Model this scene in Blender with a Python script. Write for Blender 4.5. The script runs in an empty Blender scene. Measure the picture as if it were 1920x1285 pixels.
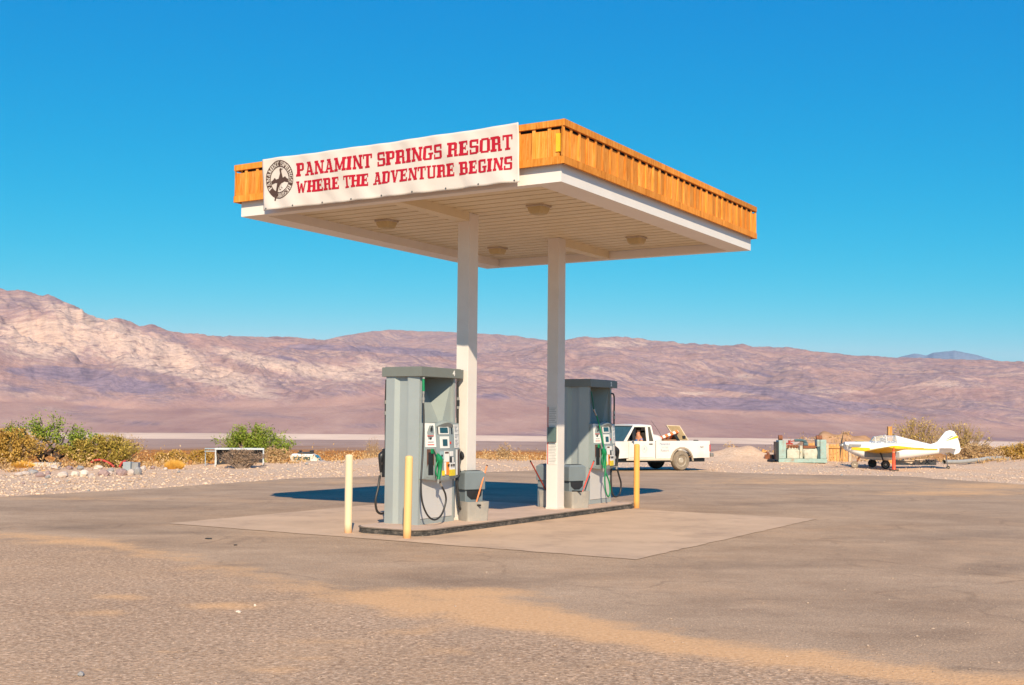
import bpy, bmesh, math, random
import numpy as np
from math import sin, cos, pi, radians, sqrt, atan2
from mathutils import Vector, Matrix, geometry
random.seed(7); RNG = np.random.default_rng(11)
SC = bpy.context.scene; COL = SC.collection

# ------------------------------------------------------------------ camera
H = 1.6; FPX = 2205.96; PITCH = .0653; ROLL = .0097
TH = 1.0219; A = np.array([cos(TH), sin(TH)]); B = np.array([-sin(TH), cos(TH)]); NC = np.array([.5969, 14.5679])
cam = bpy.data.cameras.new("camera"); camo = bpy.data.objects.new("camera", cam); COL.objects.link(camo)
cam.sensor_width = 36; cam.lens = FPX / 1920 * 36; cam.clip_start = .1; cam.clip_end = 60000
camo.matrix_world = Matrix.Translation((0, 0, H)) @ Matrix.Rotation(pi / 2 + PITCH, 4, 'X') @ Matrix.Rotation(ROLL, 4, 'Z')
SC.camera = camo

# ------------------------------------------------------------------ sky and sun
SD = np.array([-.1526, 1.4128, -1.0])          # direction the sunlight travels
EL = atan2(1.0, math.hypot(SD[0], SD[1])); SAZ = atan2(-SD[0], -SD[1])
w = bpy.data.worlds.new("World"); SC.world = w; w.use_nodes = True
nt = w.node_tree; nt.nodes.clear()
sky = nt.nodes.new('ShaderNodeTexSky'); sky.sky_type = 'NISHITA'; sky.sun_disc = False
sky.sun_elevation = EL; sky.sun_rotation = SAZ; sky.altitude = 400; sky.air_density = 1.0; sky.dust_density = .3; sky.ozone_density = 2.0
vm = nt.nodes.new('ShaderNodeVectorMath'); vm.operation = 'MULTIPLY_ADD'; vm.inputs[1].default_value = (.963, .622, .355); vm.inputs[2].default_value = (-3.95, .372, 3.63)   # clear deep desert blue
vx = nt.nodes.new('ShaderNodeVectorMath'); vx.operation = 'MAXIMUM'; vx.inputs[1].default_value = (.0, .05, .1)
s1 = nt.nodes.new('ShaderNodeSeparateXYZ'); s2 = nt.nodes.new('ShaderNodeSeparateXYZ'); cx_ = nt.nodes.new('ShaderNodeCombineXYZ')
dv = nt.nodes.new('ShaderNodeMath'); dv.operation = 'DIVIDE'; dv.inputs[1].default_value = 6.15; pw = nt.nodes.new('ShaderNodeMath'); pw.operation = 'POWER'; pw.inputs[1].default_value = 4.2
ml = nt.nodes.new('ShaderNodeMath'); ml.operation = 'MULTIPLY'; ml.inputs[1].default_value = 2.0; mn = nt.nodes.new('ShaderNodeMath'); mn.operation = 'MINIMUM'; mn.inputs[1].default_value = 3.2
nt.links.new(sky.outputs[0], s1.inputs[0]); nt.links.new(s1.outputs[0], dv.inputs[0]); nt.links.new(dv.outputs[0], pw.inputs[0]); nt.links.new(pw.outputs[0], ml.inputs[0]); nt.links.new(ml.outputs[0], mn.inputs[0])
bg = nt.nodes.new('ShaderNodeBackground'); bg.inputs['Strength'].default_value = .10
wo = nt.nodes.new('ShaderNodeOutputWorld')
nt.links.new(sky.outputs[0], vm.inputs[0]); nt.links.new(vm.outputs[0], vx.inputs[0]); nt.links.new(vx.outputs[0], s2.inputs[0]); nt.links.new(mn.outputs[0], cx_.inputs[0]); nt.links.new(s2.outputs[1], cx_.inputs[1]); nt.links.new(s2.outputs[2], cx_.inputs[2]); nt.links.new(cx_.outputs[0], bg.inputs[0]); nt.links.new(bg.outputs[0], wo.inputs[0])
sl = bpy.data.lights.new("sun", 'SUN'); sl.energy = 5.0; sl.angle = radians(.5); sl.color = (1, .85, .63)
so = bpy.data.objects.new("sun", sl); COL.objects.link(so); so.rotation_euler = Vector(SD.tolist()).to_track_quat('-Z', 'Y').to_euler(); so.location = (5, -20, 30)
SC.view_settings.view_transform = 'Standard'; SC.view_settings.look = 'None'; SC.view_settings.exposure = .40; SC.view_settings.gamma = 1
SC.cycles.use_denoising = True; SC.cycles.max_bounces = 6; SC.cycles.diffuse_bounces = 4

# ------------------------------------------------------------------ pixel <-> world helpers (used to measure places)
def ray(px, py):
    X = px - 960; Y = py - 642.5
    x = X * cos(ROLL) + Y * sin(ROLL); y = -X * sin(ROLL) + Y * cos(ROLL)
    return np.array([x, FPX * cos(PITCH) + y * sin(PITCH), FPX * sin(PITCH) - y * cos(PITCH)])
def gnd(px, py, z=0):
    r = ray(px, py); t = (z - H) / r[2]; return r * t + np.array([0, 0, H])
def atY(px, py, Y):
    r = ray(px, py); return r * (Y / r[1]) + np.array([0, 0, H])
def projv(x, y, z):
    z = z - H; c, s = cos(PITCH), sin(PITCH); d = y * c + z * s; u = -y * s + z * c
    d = np.where(d < .1, .1, d); X = FPX * x / d; Y = -FPX * u / d
    return 960 + X * cos(ROLL) - Y * sin(ROLL), 642.5 + X * sin(ROLL) + Y * cos(ROLL)
def S(u, v, z=0):
    q = NC + A * u + B * v; return (float(q[0]), float(q[1]), z)

# ------------------------------------------------------------------ numpy noise
_perm = np.random.default_rng(3).permutation(512)
def perlin(x, y, seed=0):
    xi = np.floor(x).astype(int); yi = np.floor(y).astype(int); xf = x - xi; yf = y - yi
    def g(ix, iy, dx, dy):
        h = _perm[(_perm[(ix + seed * 37) & 511] + iy) & 511] * (2 * pi / 512); return np.cos(h) * dx + np.sin(h) * dy
    u = xf * xf * xf * (xf * (xf * 6 - 15) + 10); v = yf * yf * yf * (yf * (yf * 6 - 15) + 10)
    a = g(xi, yi, xf, yf); b = g(xi + 1, yi, xf - 1, yf); c = g(xi, yi + 1, xf, yf - 1); d = g(xi + 1, yi + 1, xf - 1, yf - 1)
    return ((a + u * (b - a)) * (1 - v) + (c + u * (d - c)) * v) * 1.5
def fbm(x, y, o=5, seed=0, ridged=False):
    s = 0; a = 1; f = 1; t = 0
    for i in range(o):
        n = perlin(x * f + 17.3 * i, y * f - 9.1 * i, seed + i)
        s = s + a * ((1 - np.abs(n) * 2) if ridged else n); t += a; a *= .52; f *= 2.03
    return s / t
def sstep(a, b, x):
    t = np.clip((x - a) / (b - a), 0, 1); return t * t * (3 - 2 * t)

# ------------------------------------------------------------------ materials
MATS = {}
def newmat(name):
    m = bpy.data.materials.new(name); m.use_nodes = True; n = m.node_tree; b = n.nodes['Principled BSDF']; return m, n, b
def tc(n, kind='Object', scale=(1, 1, 1)):
    t = n.nodes.new('ShaderNodeTexCoord'); mp = n.nodes.new('ShaderNodeMapping'); mp.inputs['Scale'].default_value = scale
    n.links.new(t.outputs[kind], mp.inputs[0]); return mp.outputs[0]
def noise(n, vec, sc, det=4, rough=.6, dist=0):
    t = n.nodes.new('ShaderNodeTexNoise'); t.inputs['Scale'].default_value = sc; t.inputs['Detail'].default_value = det
    t.inputs['Roughness'].default_value = rough; t.inputs['Distortion'].default_value = dist
    n.links.new(vec, t.inputs['Vector']); return t.outputs[0]
def ramp(n, fac, stops):
    r = n.nodes.new('ShaderNodeValToRGB'); e = r.color_ramp.elements
    while len(e) < len(stops): e.new(.5)
    for i, (p, c) in enumerate(stops):
        e[i].position = p; e[i].color = (c[0], c[1], c[2], 1) if hasattr(c, '__len__') else (c, c, c, 1)
    n.links.new(fac, r.inputs[0]); return r.outputs[0]
def mix(n, fac, a, b, mode='MIX'):
    m = n.nodes.new('ShaderNodeMix'); m.data_type = 'RGBA'; m.blend_type = mode
    for i, v in ((0, fac), (6, a), (7, b)):
        if isinstance(v, bpy.types.NodeSocket): n.links.new(v, m.inputs[i])
        elif i == 0: m.inputs[0].default_value = v
        else: m.inputs[i].default_value = (v[0], v[1], v[2], 1)
    return m.outputs[2]
def bump(n, b, h, strength=.3, dist=.01):
    u = n.nodes.new('ShaderNodeBump'); u.inputs['Strength'].default_value = strength; u.inputs['Distance'].default_value = dist
    n.links.new(h, u.inputs['Height']); n.links.new(u.outputs[0], b.inputs['Normal'])
def mat(name, c, rough=.6, metal=0, var=.12, scale=6, dirt=None, dirtamt=.3, bmp=0, bscale=60, stretch=(1, 1, 1), spec=.5):
    if name in MATS: return MATS[name]
    m, n, b = newmat(name); v = tc(n, 'Object', stretch)
    lo = [x * (1 - var) for x in c]; hi = [min(1, x * (1 + var)) for x in c]
    col = ramp(n, noise(n, v, scale), [(.3, lo), (.7, hi)])
    if dirt:
        f = ramp(n, noise(n, v, scale * .7, 6, .7), [(.5, 0), (.72, dirtamt)]); col = mix(n, f, col, dirt)
    n.links.new(col, b.inputs['Base Color']); b.inputs['Roughness'].default_value = rough; b.inputs['Metallic'].default_value = metal
    b.inputs['Specular IOR Level'].default_value = spec
    if bmp: bump(n, b, noise(n, v, bscale), bmp, .01)
    MATS[name] = m; return m

# ------------------------------------------------------------------ mesh builder
class MB:
    def __init__(s): s.v = []; s.f = []; s.m = []; s.k = 0
    def add(s, vs, fs, k=None):
        o = len(s.v); s.v += [tuple(float(c) for c in p) for p in vs]; s.f += [tuple(i + o for i in f) for f in fs]; s.m += [s.k if k is None else k] * len(fs); return s
    def box(s, x0, x1, y0, y1, z0, z1, M=None, k=None, bev=0):
        if x0 > x1: x0, x1 = x1, x0
        if y0 > y1: y0, y1 = y1, y0
        if bev:
            b = min(bev, (x1 - x0) * .45, (y1 - y0) * .45, (z1 - z0) * .45)
            bm = bmesh.new(); bmesh.ops.create_cube(bm, size=1, matrix=Matrix.Translation(((x0 + x1) / 2, (y0 + y1) / 2, (z0 + z1) / 2)) @ Matrix.Diagonal((x1 - x0, y1 - y0, z1 - z0, 1)))
            bmesh.ops.bevel(bm, geom=list(bm.edges), offset=b, segments=2, affect='EDGES', profile=.6)
            bm.verts.index_update(); vs = [v.co.copy() for v in bm.verts]; fs = [[v.index for v in f.verts] for f in bm.faces]; bm.free()
        else:
            vs = [Vector(p) for p in ((x0, y0, z0), (x1, y0, z0), (x1, y1, z0), (x0, y1, z0), (x0, y0, z1), (x1, y0, z1), (x1, y1, z1), (x0, y1, z1))]
            fs = [(0, 3, 2, 1), (4, 5, 6, 7), (0, 1, 5, 4), (1, 2, 6, 5), (2, 3, 7, 6), (3, 0, 4, 7)]
        if M is not None: vs = [M @ p for p in vs]
        return s.add(vs, fs, k)
    def prism(s, poly, z0, z1, M=None, k=None, top=None):
        n = len(poly); top = top or poly
        vs = [Vector((p[0], p[1], z0)) for p in poly] + [Vector((p[0], p[1], z1)) for p in top]
        if M is not None: vs = [M @ p for p in vs]
        return s.add(vs, [tuple(range(n))[::-1], tuple(range(n, 2 * n))] + [(i, (i + 1) % n, n + (i + 1) % n, n + i) for i in range(n)], k)
    def tube(s, pts, r, n=8, k=None, cap=True, M=None):
        P = [Vector(p) for p in pts]; R = r if hasattr(r, '__len__') else [r] * len(P)
        vs = []; up = None
        for i, p in enumerate(P):
            t = (P[min(i + 1, len(P) - 1)] - P[max(i - 1, 0)]).normalized()
            if up is None: up = t.orthogonal().normalized()
            up = (up - t * up.dot(t)); up = up.normalized() if up.length > 1e-6 else t.orthogonal().normalized(); bi = t.cross(up)
            for j in range(n):
                a = 2 * pi * j / n; vs.append(p + (up * cos(a) + bi * sin(a)) * R[i])
        if M is not None: vs = [M @ p for p in vs]
        fs = [(i * n + j, i * n + (j + 1) % n, (i + 1) * n + (j + 1) % n, (i + 1) * n + j) for i in range(len(P) - 1) for j in range(n)]
        if cap: fs += [tuple(range(n))[::-1], tuple((len(P) - 1) * n + j for j in range(n))]
        return s.add(vs, fs, k)
    def loft(s, rings, k=None, cap=True, M=None):
        n = len(rings[0]); vs = [Vector(p) for r in rings for p in r]
        if M is not None: vs = [M @ p for p in vs]
        fs = [(i * n + j, i * n + (j + 1) % n, (i + 1) * n + (j + 1) % n, (i + 1) * n + j) for i in range(len(rings) - 1) for j in range(n)]
        if cap: fs += [tuple(range(n))[::-1], tuple((len(rings) - 1) * n + j for j in range(n))]
        return s.add(vs, fs, k)
    def lathe(s, prof, n=20, k=None, M=None):
        return s.loft([[(r * cos(2 * pi * j / n), r * sin(2 * pi * j / n), z) for j in range(n)] for r, z in prof], k, True, M)
    def blob(s, c, r, jit=.15, k=None, sub=2, M=None):
        bm = bmesh.new(); bmesh.ops.create_icosphere(bm, subdivisions=sub, radius=1)
        ph = random.random() * 50; vs = []
        for v in bm.verts:
            q = v.co; d = 1 + jit * (sin(3.1 * q.x + ph) * cos(2.7 * q.y + ph * 1.7) + .7 * sin(5.3 * q.z + 2 * ph) * sin(4.1 * q.x + ph)) + random.uniform(-jit, jit) * .25
            vs.append(Vector((c[0] + q.x * r[0] * d, c[1] + q.y * r[1] * d, c[2] + q.z * r[2] * d)))
        bm.verts.index_update(); fs = [[v.index for v in f.verts] for f in bm.faces]; bm.free()
        if M is not None: vs = [M @ p for p in vs]
        return s.add(vs, fs, k)
    def build(s, name, mats, parent=None, smooth=False, angle=None):
        me = bpy.data.meshes.new(name); me.from_pydata(s.v, [], s.f); me.update()
        mats = mats if isinstance(mats, (list, tuple)) else [mats]
        for m in mats: me.materials.append(m)
        me.polygons.foreach_set('material_index', s.m)
        bm = bmesh.new(); bm.from_mesh(me); bmesh.ops.recalc_face_normals(bm, faces=bm.faces); bm.to_mesh(me); bm.free()
        if smooth:
            me.polygons.foreach_set('use_smooth', [True] * len(me.polygons))
            if angle: me.set_sharp_from_angle(angle=radians(angle))
        o = bpy.data.objects.new(name, me); COL.objects.link(o)
        if parent: o.parent = parent
        return o
def tag(o, label=None, cat=None, group=None, kind=None):
    for k, v in (('label', label), ('category', cat), ('group', group), ('kind', kind)):
        if v: o[k] = v
    return o
def thing(name, label, cat, loc=(0, 0, 0), rz=0, group=None):
    o = bpy.data.objects.new(name, None); COL.objects.link(o); o.location = loc; o.rotation_euler = (0, 0, rz); o.empty_display_size = .2
    return tag(o, label, cat, group)
def copy_tree(o, parent=None):
    c = o.copy(); COL.objects.link(c); c.parent = parent
    for ch in [x for x in SC.objects if x.parent == o]: copy_tree(ch, c)
    return c
def text(body, size, m, parent, M, name='number', bold=0, ext=.002):
    cu = bpy.data.curves.new(name, 'FONT'); cu.body = body; cu.size = size; cu.align_x = 'CENTER'; cu.align_y = 'CENTER'; cu.extrude = ext; cu.offset = bold
    t = bpy.data.objects.new(name, cu); me = bpy.data.meshes.new_from_object(t); bpy.data.objects.remove(t)
    me.materials.clear(); me.materials.append(m); me.name = name
    o = bpy.data.objects.new(name, me); COL.objects.link(o); o.matrix_local = M
    if parent: o.parent = parent
    return o
# orientation matrices for text / decals: facing -y (front), facing -x
FY = lambda x, y, z: Matrix.Translation((x, y, z)) @ Matrix.Rotation(pi / 2, 4, 'X')
FX = lambda x, y, z: Matrix.Translation((x, y, z)) @ Matrix.Rotation(-pi / 2, 4, 'Z') @ Matrix.Rotation(pi / 2, 4, 'X')

# ------------------------------------------------------------------ terrain
def np_mesh(name, V, F, mats, attrs=None, smooth=True, matidx=None):
    me = bpy.data.meshes.new(name); nv = len(V); F = np.asarray(F); k = F.shape[1]
    me.vertices.add(nv); me.vertices.foreach_set('co', np.asarray(V, np.float32).ravel())
    me.loops.add(F.size); me.loops.foreach_set('vertex_index', F.ravel().astype(np.int32))
    me.polygons.add(len(F)); me.polygons.foreach_set('loop_start', np.arange(0, F.size, k, dtype=np.int32))
    try: me.polygons.foreach_set('loop_total', np.full(len(F), k, np.int32))
    except Exception: pass
    for m in (mats if isinstance(mats, (list, tuple)) else [mats]): me.materials.append(m)
    if smooth: me.polygons.foreach_set('use_smooth', np.ones(len(F), bool))
    if matidx is not None: me.polygons.foreach_set('material_index', np.asarray(matidx, np.int32))
    me.update(calc_edges=True)
    for an, av in (attrs or {}).items():
        at = me.attributes.new(an, 'FLOAT', 'POINT'); at.data.foreach_set('value', np.asarray(av, np.float32).ravel())
    return me
def np_obj(name, *a, parent=None, **k):
    o = bpy.data.objects.new(name, np_mesh(name, *a, **k)); COL.objects.link(o); o.parent = parent; return o
def attr(n, name):
    a = n.nodes.new('ShaderNodeAttribute'); a.attribute_name = name; return a.outputs['Fac']
CR_PX = np.array([-400, 0, 300, 600, 900, 1400, 1900, 2300]); CR_R = np.array([34, 35, 39, 43, 47, 49, 52, 54])
MOUNDS = [(9.7, 49, 1.7, 1.5, .62), (16.3, 55.5, 3.0, 2.2, 1.32), (13.4, 54.5, 2.4, 2, .72), (20.5, 58, 3, 2, 1.0), (-13.5, 33.5, 3, 1.2, .12), (22, 47, 3, 3, .25), (-8.7, 38.5, 1.6, 1.1, .1), (-4.4, 44, 2.5, 1.5, .12)]
def crest(x, y): return np.interp(960 + FPX * np.tan(np.clip(np.arctan2(x, np.maximum(y, .01)), -1.2, 1.2)), CR_PX, CR_R)
def gz(x, y):
    x = np.asarray(x, float); y = np.asarray(y, float); r = np.hypot(x, y); cr = np.where(y > 5, crest(x, y), 60)
    d = r - cr
    z = np.interp(d, [0, 4, 10, 30, 55, 110, 260, 960, 2500, 3900, 5300, 9000], [0, -.15, -.9, -2.4, -3.0, -4.2, -8.3, -25.8, -50, -70, -72, -74])
    z = z + fbm(x * .35, y * .35, 3, 5) * .10 * sstep(-12, 0, d) + fbm(x * .02, y * .02, 3, 8) * .5 * sstep(20, 120, d)
    for mx, my, sx, sy, h in MOUNDS: z = z + h * np.exp(-((x - mx) / sx) ** 2 - ((y - my) / sy) ** 2) * (1 + .25 * perlin(x * 1.3, y * 1.3, 2))
    z = z - .02 + .02 * sstep(-6, 2, d)
    return z
def gzf(x, y): return float(gz(np.array([x]), np.array([y]))[0])

az = np.unique(np.concatenate([np.linspace(-pi, -radians(30), 60), np.linspace(-radians(30), radians(30), 620), np.linspace(radians(30), pi, 60)]))
rr = np.unique(np.concatenate([[0.02], np.geomspace(.5, 18, 30), np.linspace(18, 75, 190), np.geomspace(75, 5400, 120), np.geomspace(5400, 40000, 10)]))
AZ, RR = np.meshgrid(az, rr); GX = RR * np.sin(AZ); GY = RR * np.cos(AZ); GZ = gz(GX, GY)
na, nr = len(az), len(rr); ii, jj = np.meshgrid(np.arange(nr - 1), np.arange(na - 1), indexing='ij')
F = np.stack([ii * na + jj, ii * na + jj + 1, (ii + 1) * na + jj + 1, (ii + 1) * na + jj], -1).reshape(-1, 4)
DC = (RR - np.where(GY > 5, crest(GX, GY), 60))
m, n, b = newmat('desert_ground'); ob = tc(n)
spk = noise(n, ob, 9, 6, .8); big = noise(n, ob, .35, 5, .6); pat = noise(n, ob, 1.6, 6, .7)
grav = ramp(n, spk, [(.3, (.44, .29, .19)), (.5, (.64, .45, .31)), (.7, (.78, .59, .44))])
grav = mix(n, ramp(n, big, [(.42, 0), (.62, .6)]), grav, (.70, .44, .27))
grav = mix(n, ramp(n, pat, [(.55, 0), (.7, .35)]), grav, (.40, .275, .20))
sc2 = tc(n, 'Object', (.02, .004, .02)); far = noise(n, sc2, 3, 8, .7)
scr = ramp(n, far, [(.35, (.27, .115, .04)), (.6, (.40, .19, .075))])
mauve = ramp(n, noise(n, tc(n, 'Object', (.004, .0007, .01)), 2, 6, .6), [(.35, (.34, .215, .165)), (.65, (.45, .295, .23))])
playa = ramp(n, noise(n, tc(n, 'Object', (.0015, .0004, .01)), 2, 4, .6), [(.3, (.62, .43, .31)), (.7, (.86, .62, .45))])
col = mix(n, attr(n, 'z_scrub'), grav, scr); col = mix(n, attr(n, 'z_mauve'), col, mauve); col = mix(n, attr(n, 'z_playa'), col, playa); col = mix(n, attr(n, 'z_dark'), col, (.26, .165, .145))
n.links.new(col, b.inputs['Base Color']); b.inputs['Roughness'].default_value = .95; b.inputs['Specular IOR Level'].default_value = .1
bump(n, b, noise(n, ob, 14, 6, .8), .6, .05)
wob = perlin(GX / 300, RR / 900, 4) * 350
at = {'z_scrub': sstep(2, 10, DC), 'z_mauve': sstep(900, 1500, RR + wob + perlin(GX / 60, RR / 300, 6) * 250), 'z_playa': sstep(3350, 3850, RR + wob * .5) * (1 - sstep(5350, 5450, RR)),
      'z_dark': sstep(3000, 3300, RR + wob * .3) * (1 - sstep(3350, 3600, RR + wob * .3)) * .55}
g = np_obj('ground', np.stack([GX, GY, GZ], -1).reshape(-1, 3), F, m, {k: v.ravel() for k, v in at.items()}); tag(g, kind='structure')

# mountains: one height field, ridges given by their angular height
def tanof(px, py):
    r = [ray(a, c) for a, c in zip(px, py)]; return np.array([q[2] / math.hypot(q[0], q[1]) for q in r]), np.array([atan2(q[0], q[1]) for q in r])
SKA = [(-700, 560), (-300, 520), (0, 538), (60, 550), (78, 556), (90, 553), (110, 563), (150, 579), (185, 594), (235, 600), (262, 613), (285, 609), (320, 623), (400, 630), (480, 633), (540, 632), (600, 637), (640, 640), (700, 648), (760, 654), (820, 660), (900, 664), (960, 660), (1010, 648), (1060, 638), (1090, 633), (1150, 632), (1200, 636), (1250, 641), (1320, 647), (1375, 648), (1390, 646), (1410, 650), (1450, 653), (1475, 652), (1540, 661), (1600, 667), (1680, 671), (1860, 676), (1920, 679), (2300, 660), (2700, 650)]
SKB = [(300, 700), (560, 660), (600, 638), (640, 628), (700, 619), (740, 617), (790, 620), (860, 622), (900, 624), (960, 628), (1000, 633), (1050, 640), (1150, 680), (1400, 760)]
SKC = [(1600, 720), (1670, 672), (1700, 663), (1718, 660), (1738, 663), (1750, 658), (1790, 655), (1830, 663), (1870, 674), (1950, 700), (2100, 760)]
FAN = [(-700, 760), (0, 752), (100, 752), (200, 765), (300, 767), (400, 763), (600, 762), (760, 752), (900, 750), (1060, 758), (1200, 765), (1400, 778), (1600, 792), (1800, 800), (1920, 806), (2700, 810)]
def skf(pts, azv):
    t, a = tanof([p[0] for p in pts], [p[1] for p in pts]); return np.interp(azv, a, t, left=-.02, right=-.02) if pts in (SKB, SKC) else np.interp(azv, a, t)
azm = np.linspace(-radians(40), radians(40), 1250)
rm = np.concatenate([np.linspace(5150, 7200, 40), np.linspace(7250, 12500, 230), np.linspace(12600, 17000, 60), np.linspace(17200, 25000, 26)])
MA, MR = np.meshgrid(azm, rm); MX = MR * np.sin(MA); MY = MR * np.cos(MA)
tA = skf(SKA, azm); rip = perlin(azm * 90, azm * 0, 1) * .0010 + perlin(azm * 230, azm * 0, 2) * .0005
tB = skf(SKB, azm) + perlin(azm * 120, azm * 0, 3) * .0007; tC = skf(SKC, azm) + perlin(azm * 120, azm * 0, 5) * .0005; tF = skf(FAN, azm)
rF = 7000 + 500 * perlin(azm * 9, azm * 0, 7); rA = np.interp(azm, tanof([0, 500, 900, 1300, 1900], [640] * 5)[1], [10000, 10600, 11200, 11600, 11900])
tfan = np.clip((MR - 5250) / (rF - 5250), 0, 1); hF = -78 + (tF * rF + 78) * tfan ** 1.25 * np.sign(tfan)
X1 = (MX + .35 * MY) / 1100 + 5.3; Y1 = (MY - .3 * MX) / 1300; wx = fbm(X1 * .5, Y1 * .5, 3, 21)
rdg = fbm(X1 + wx * .9, Y1 + wx * .6, 7, 31, True); fine = fbm(X1 * 4 + wx, Y1 * 3, 5, 44, True)
T = np.clip((MR - rF) / (rA - rF), 0, 1); crA = tA * rA
back = 1 - sstep(0, 1, (MR - rA) / 2500) * .8
hA = hF + (crA - tF * rF) * (T ** .85) * back + (rdg - .35) * (crA - tF * rF) * np.interp(azm, tanof([0, 600, 1100, 1920], [640] * 4)[1], [.33, .30, .16, .12]) * np.sin(np.clip(T, 0, 1) * pi * .93) ** .8 + (fine - .4) * 32 * sstep(0, .1, T)
mx = (hA / MR).max(0); kk = np.exp(-(np.arange(-60, 61) / 28.) ** 2); kk /= kk.sum(); k = np.convolve(np.pad(tA / mx, 60, mode='edge'), kk, 'valid') * 1.01; hA = hA * (1 + (k - 1) * sstep(.15, .7, T)); tA = tA + rip + .0006 
for tt, rc, w_, sd in ((tB, 14500, 2200, 61), (tC, 22000, 2600, 71)):
    q = np.clip(1 - np.abs(MR - rc) / w_, 0, 1); hB = tt * rc * q ** .6 + (fbm(MX / 1500, MY / 1500, 5, sd, True) - .5) * 220 * np.sin(q * pi)
    hA = np.where(q > 0, np.maximum(hA, np.minimum(hB, tt * MR)), hA)
MZ = np.minimum(hA, np.maximum(tA, np.maximum(np.where(MR > 12300, tB, -1), np.where(MR > 19000, tC, -1))) * MR + H)
wz = perlin(MX / 2600, MY / 2600, 81) * 130; w2 = fbm(MX / 1100, MY / 2200, 4, 91) * 260; SU = (MX * .8 + MY * .25 + w2) / 1000; SV = (MZ + wz + w2 * .45 + perlin(MX / 420, MY / 900, 95) * 45 + .13 * np.clip(MX, -9000, 2500) + .05 * MY) / 1000
PXm, PYm = projv(MX, MY, MZ)
dark = np.zeros_like(MZ); cream = np.zeros_like(MZ)
def blobm(arr, cx, cy, sx, sy, a=1, ang=0):
    dx = PXm - cx; dy = PYm - cy; c, s = cos(ang), sin(ang); u = (dx * c + dy * s) / sx; v = (-dx * s + dy * c) / sy
    arr += a * np.exp(-(u * u + v * v))
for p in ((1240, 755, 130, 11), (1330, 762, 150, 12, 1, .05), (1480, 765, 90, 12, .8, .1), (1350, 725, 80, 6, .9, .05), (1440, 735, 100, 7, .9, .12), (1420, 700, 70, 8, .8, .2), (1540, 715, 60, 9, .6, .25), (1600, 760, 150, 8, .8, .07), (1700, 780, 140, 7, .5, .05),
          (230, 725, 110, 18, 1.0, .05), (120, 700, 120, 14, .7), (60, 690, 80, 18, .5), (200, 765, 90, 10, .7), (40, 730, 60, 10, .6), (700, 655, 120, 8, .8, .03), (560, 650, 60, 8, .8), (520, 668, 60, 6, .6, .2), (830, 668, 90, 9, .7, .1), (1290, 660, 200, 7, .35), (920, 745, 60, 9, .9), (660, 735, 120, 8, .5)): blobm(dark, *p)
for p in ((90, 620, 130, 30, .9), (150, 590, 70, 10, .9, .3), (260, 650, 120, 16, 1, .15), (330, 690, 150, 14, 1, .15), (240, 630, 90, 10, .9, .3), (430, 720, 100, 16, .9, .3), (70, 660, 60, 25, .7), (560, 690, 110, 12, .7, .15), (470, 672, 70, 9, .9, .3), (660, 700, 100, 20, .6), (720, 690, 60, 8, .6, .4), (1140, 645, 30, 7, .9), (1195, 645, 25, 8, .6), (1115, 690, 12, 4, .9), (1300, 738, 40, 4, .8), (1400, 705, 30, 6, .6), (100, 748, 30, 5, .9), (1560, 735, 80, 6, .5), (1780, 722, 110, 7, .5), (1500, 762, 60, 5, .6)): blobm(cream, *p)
m, n, b = newmat('mountain_rock'); ob = tc(n, 'Object', (.001, .001, .001)); 
def comb(a, c):
    x_ = n.nodes.new('ShaderNodeCombineXYZ')
    for i, (an, k_) in enumerate((('su', a), ('sv', c))):
        q_ = n.nodes.new('ShaderNodeMath'); q_.operation = 'MULTIPLY'; q_.inputs[1].default_value = k_; n.links.new(attr(n, an), q_.inputs[0]); n.links.new(q_.outputs[0], x_.inputs[i])
    return x_.outputs[0]
st = comb(1.5, 6.0); st2 = comb(4.5, 15)
band = noise(n, st, 1.1, 10, .74, .6); pk = noise(n, ob, 1.9, 7, .65, .3); fn = noise(n, st2, 2.3, 9, .8, .8)
rock = ramp(n, band, [(.36, (.235, .150, .155)), (.46, (.36, .235, .205)), (.52, (.24, .17, .185)), (.58, (.42, .285, .235)), (.68, (.30, .19, .18))])
rock = mix(n, ramp(n, pk, [(.48, 0), (.62, .35)]), rock, (.43, .24, .19))
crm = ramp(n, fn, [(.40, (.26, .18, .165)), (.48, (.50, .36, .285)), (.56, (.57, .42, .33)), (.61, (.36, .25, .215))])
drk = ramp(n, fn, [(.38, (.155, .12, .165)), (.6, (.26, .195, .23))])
cm = n.nodes.new('ShaderNodeMath'); cm.operation = 'MULTIPLY_ADD'; n.links.new(fn, cm.inputs[0]); cm.inputs[1].default_value = 2.2; n.links.new(attr(n, 'cream'), cm.inputs[2])
dm = n.nodes.new('ShaderNodeMath'); dm.operation = 'MULTIPLY_ADD'; n.links.new(band, dm.inputs[0]); dm.inputs[1].default_value = 2.0; n.links.new(attr(n, 'dark'), dm.inputs[2])
rock = mix(n, ramp(n, cm.outputs[0], [(.0, 0), (.5, 0), (.0, 0)]), rock, crm)
def mr(v, a, c, hi=1.0):
    q = n.nodes.new('ShaderNodeMapRange'); q.inputs[1].default_value = a; q.inputs[2].default_value = c; q.inputs[4].default_value = hi; n.links.new(v, q.inputs[0]); return q.outputs[0]
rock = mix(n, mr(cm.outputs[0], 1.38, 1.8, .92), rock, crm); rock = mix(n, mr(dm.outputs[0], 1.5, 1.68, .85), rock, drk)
grit = noise(n, comb(16, 40), 1.5, 8, .85, .4)
fan = ramp(n, noise(n, tc(n, 'Object', (.0012, .0004, .002)), 1.6, 9, .7, .3), [(.35, (.265, .165, .155)), (.5, (.33, .215, .19)), (.68, (.40, .275, .235))])
fan = mix(n, mr(dm.outputs[0], 1.5, 1.9, .8), fan, drk)
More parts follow.
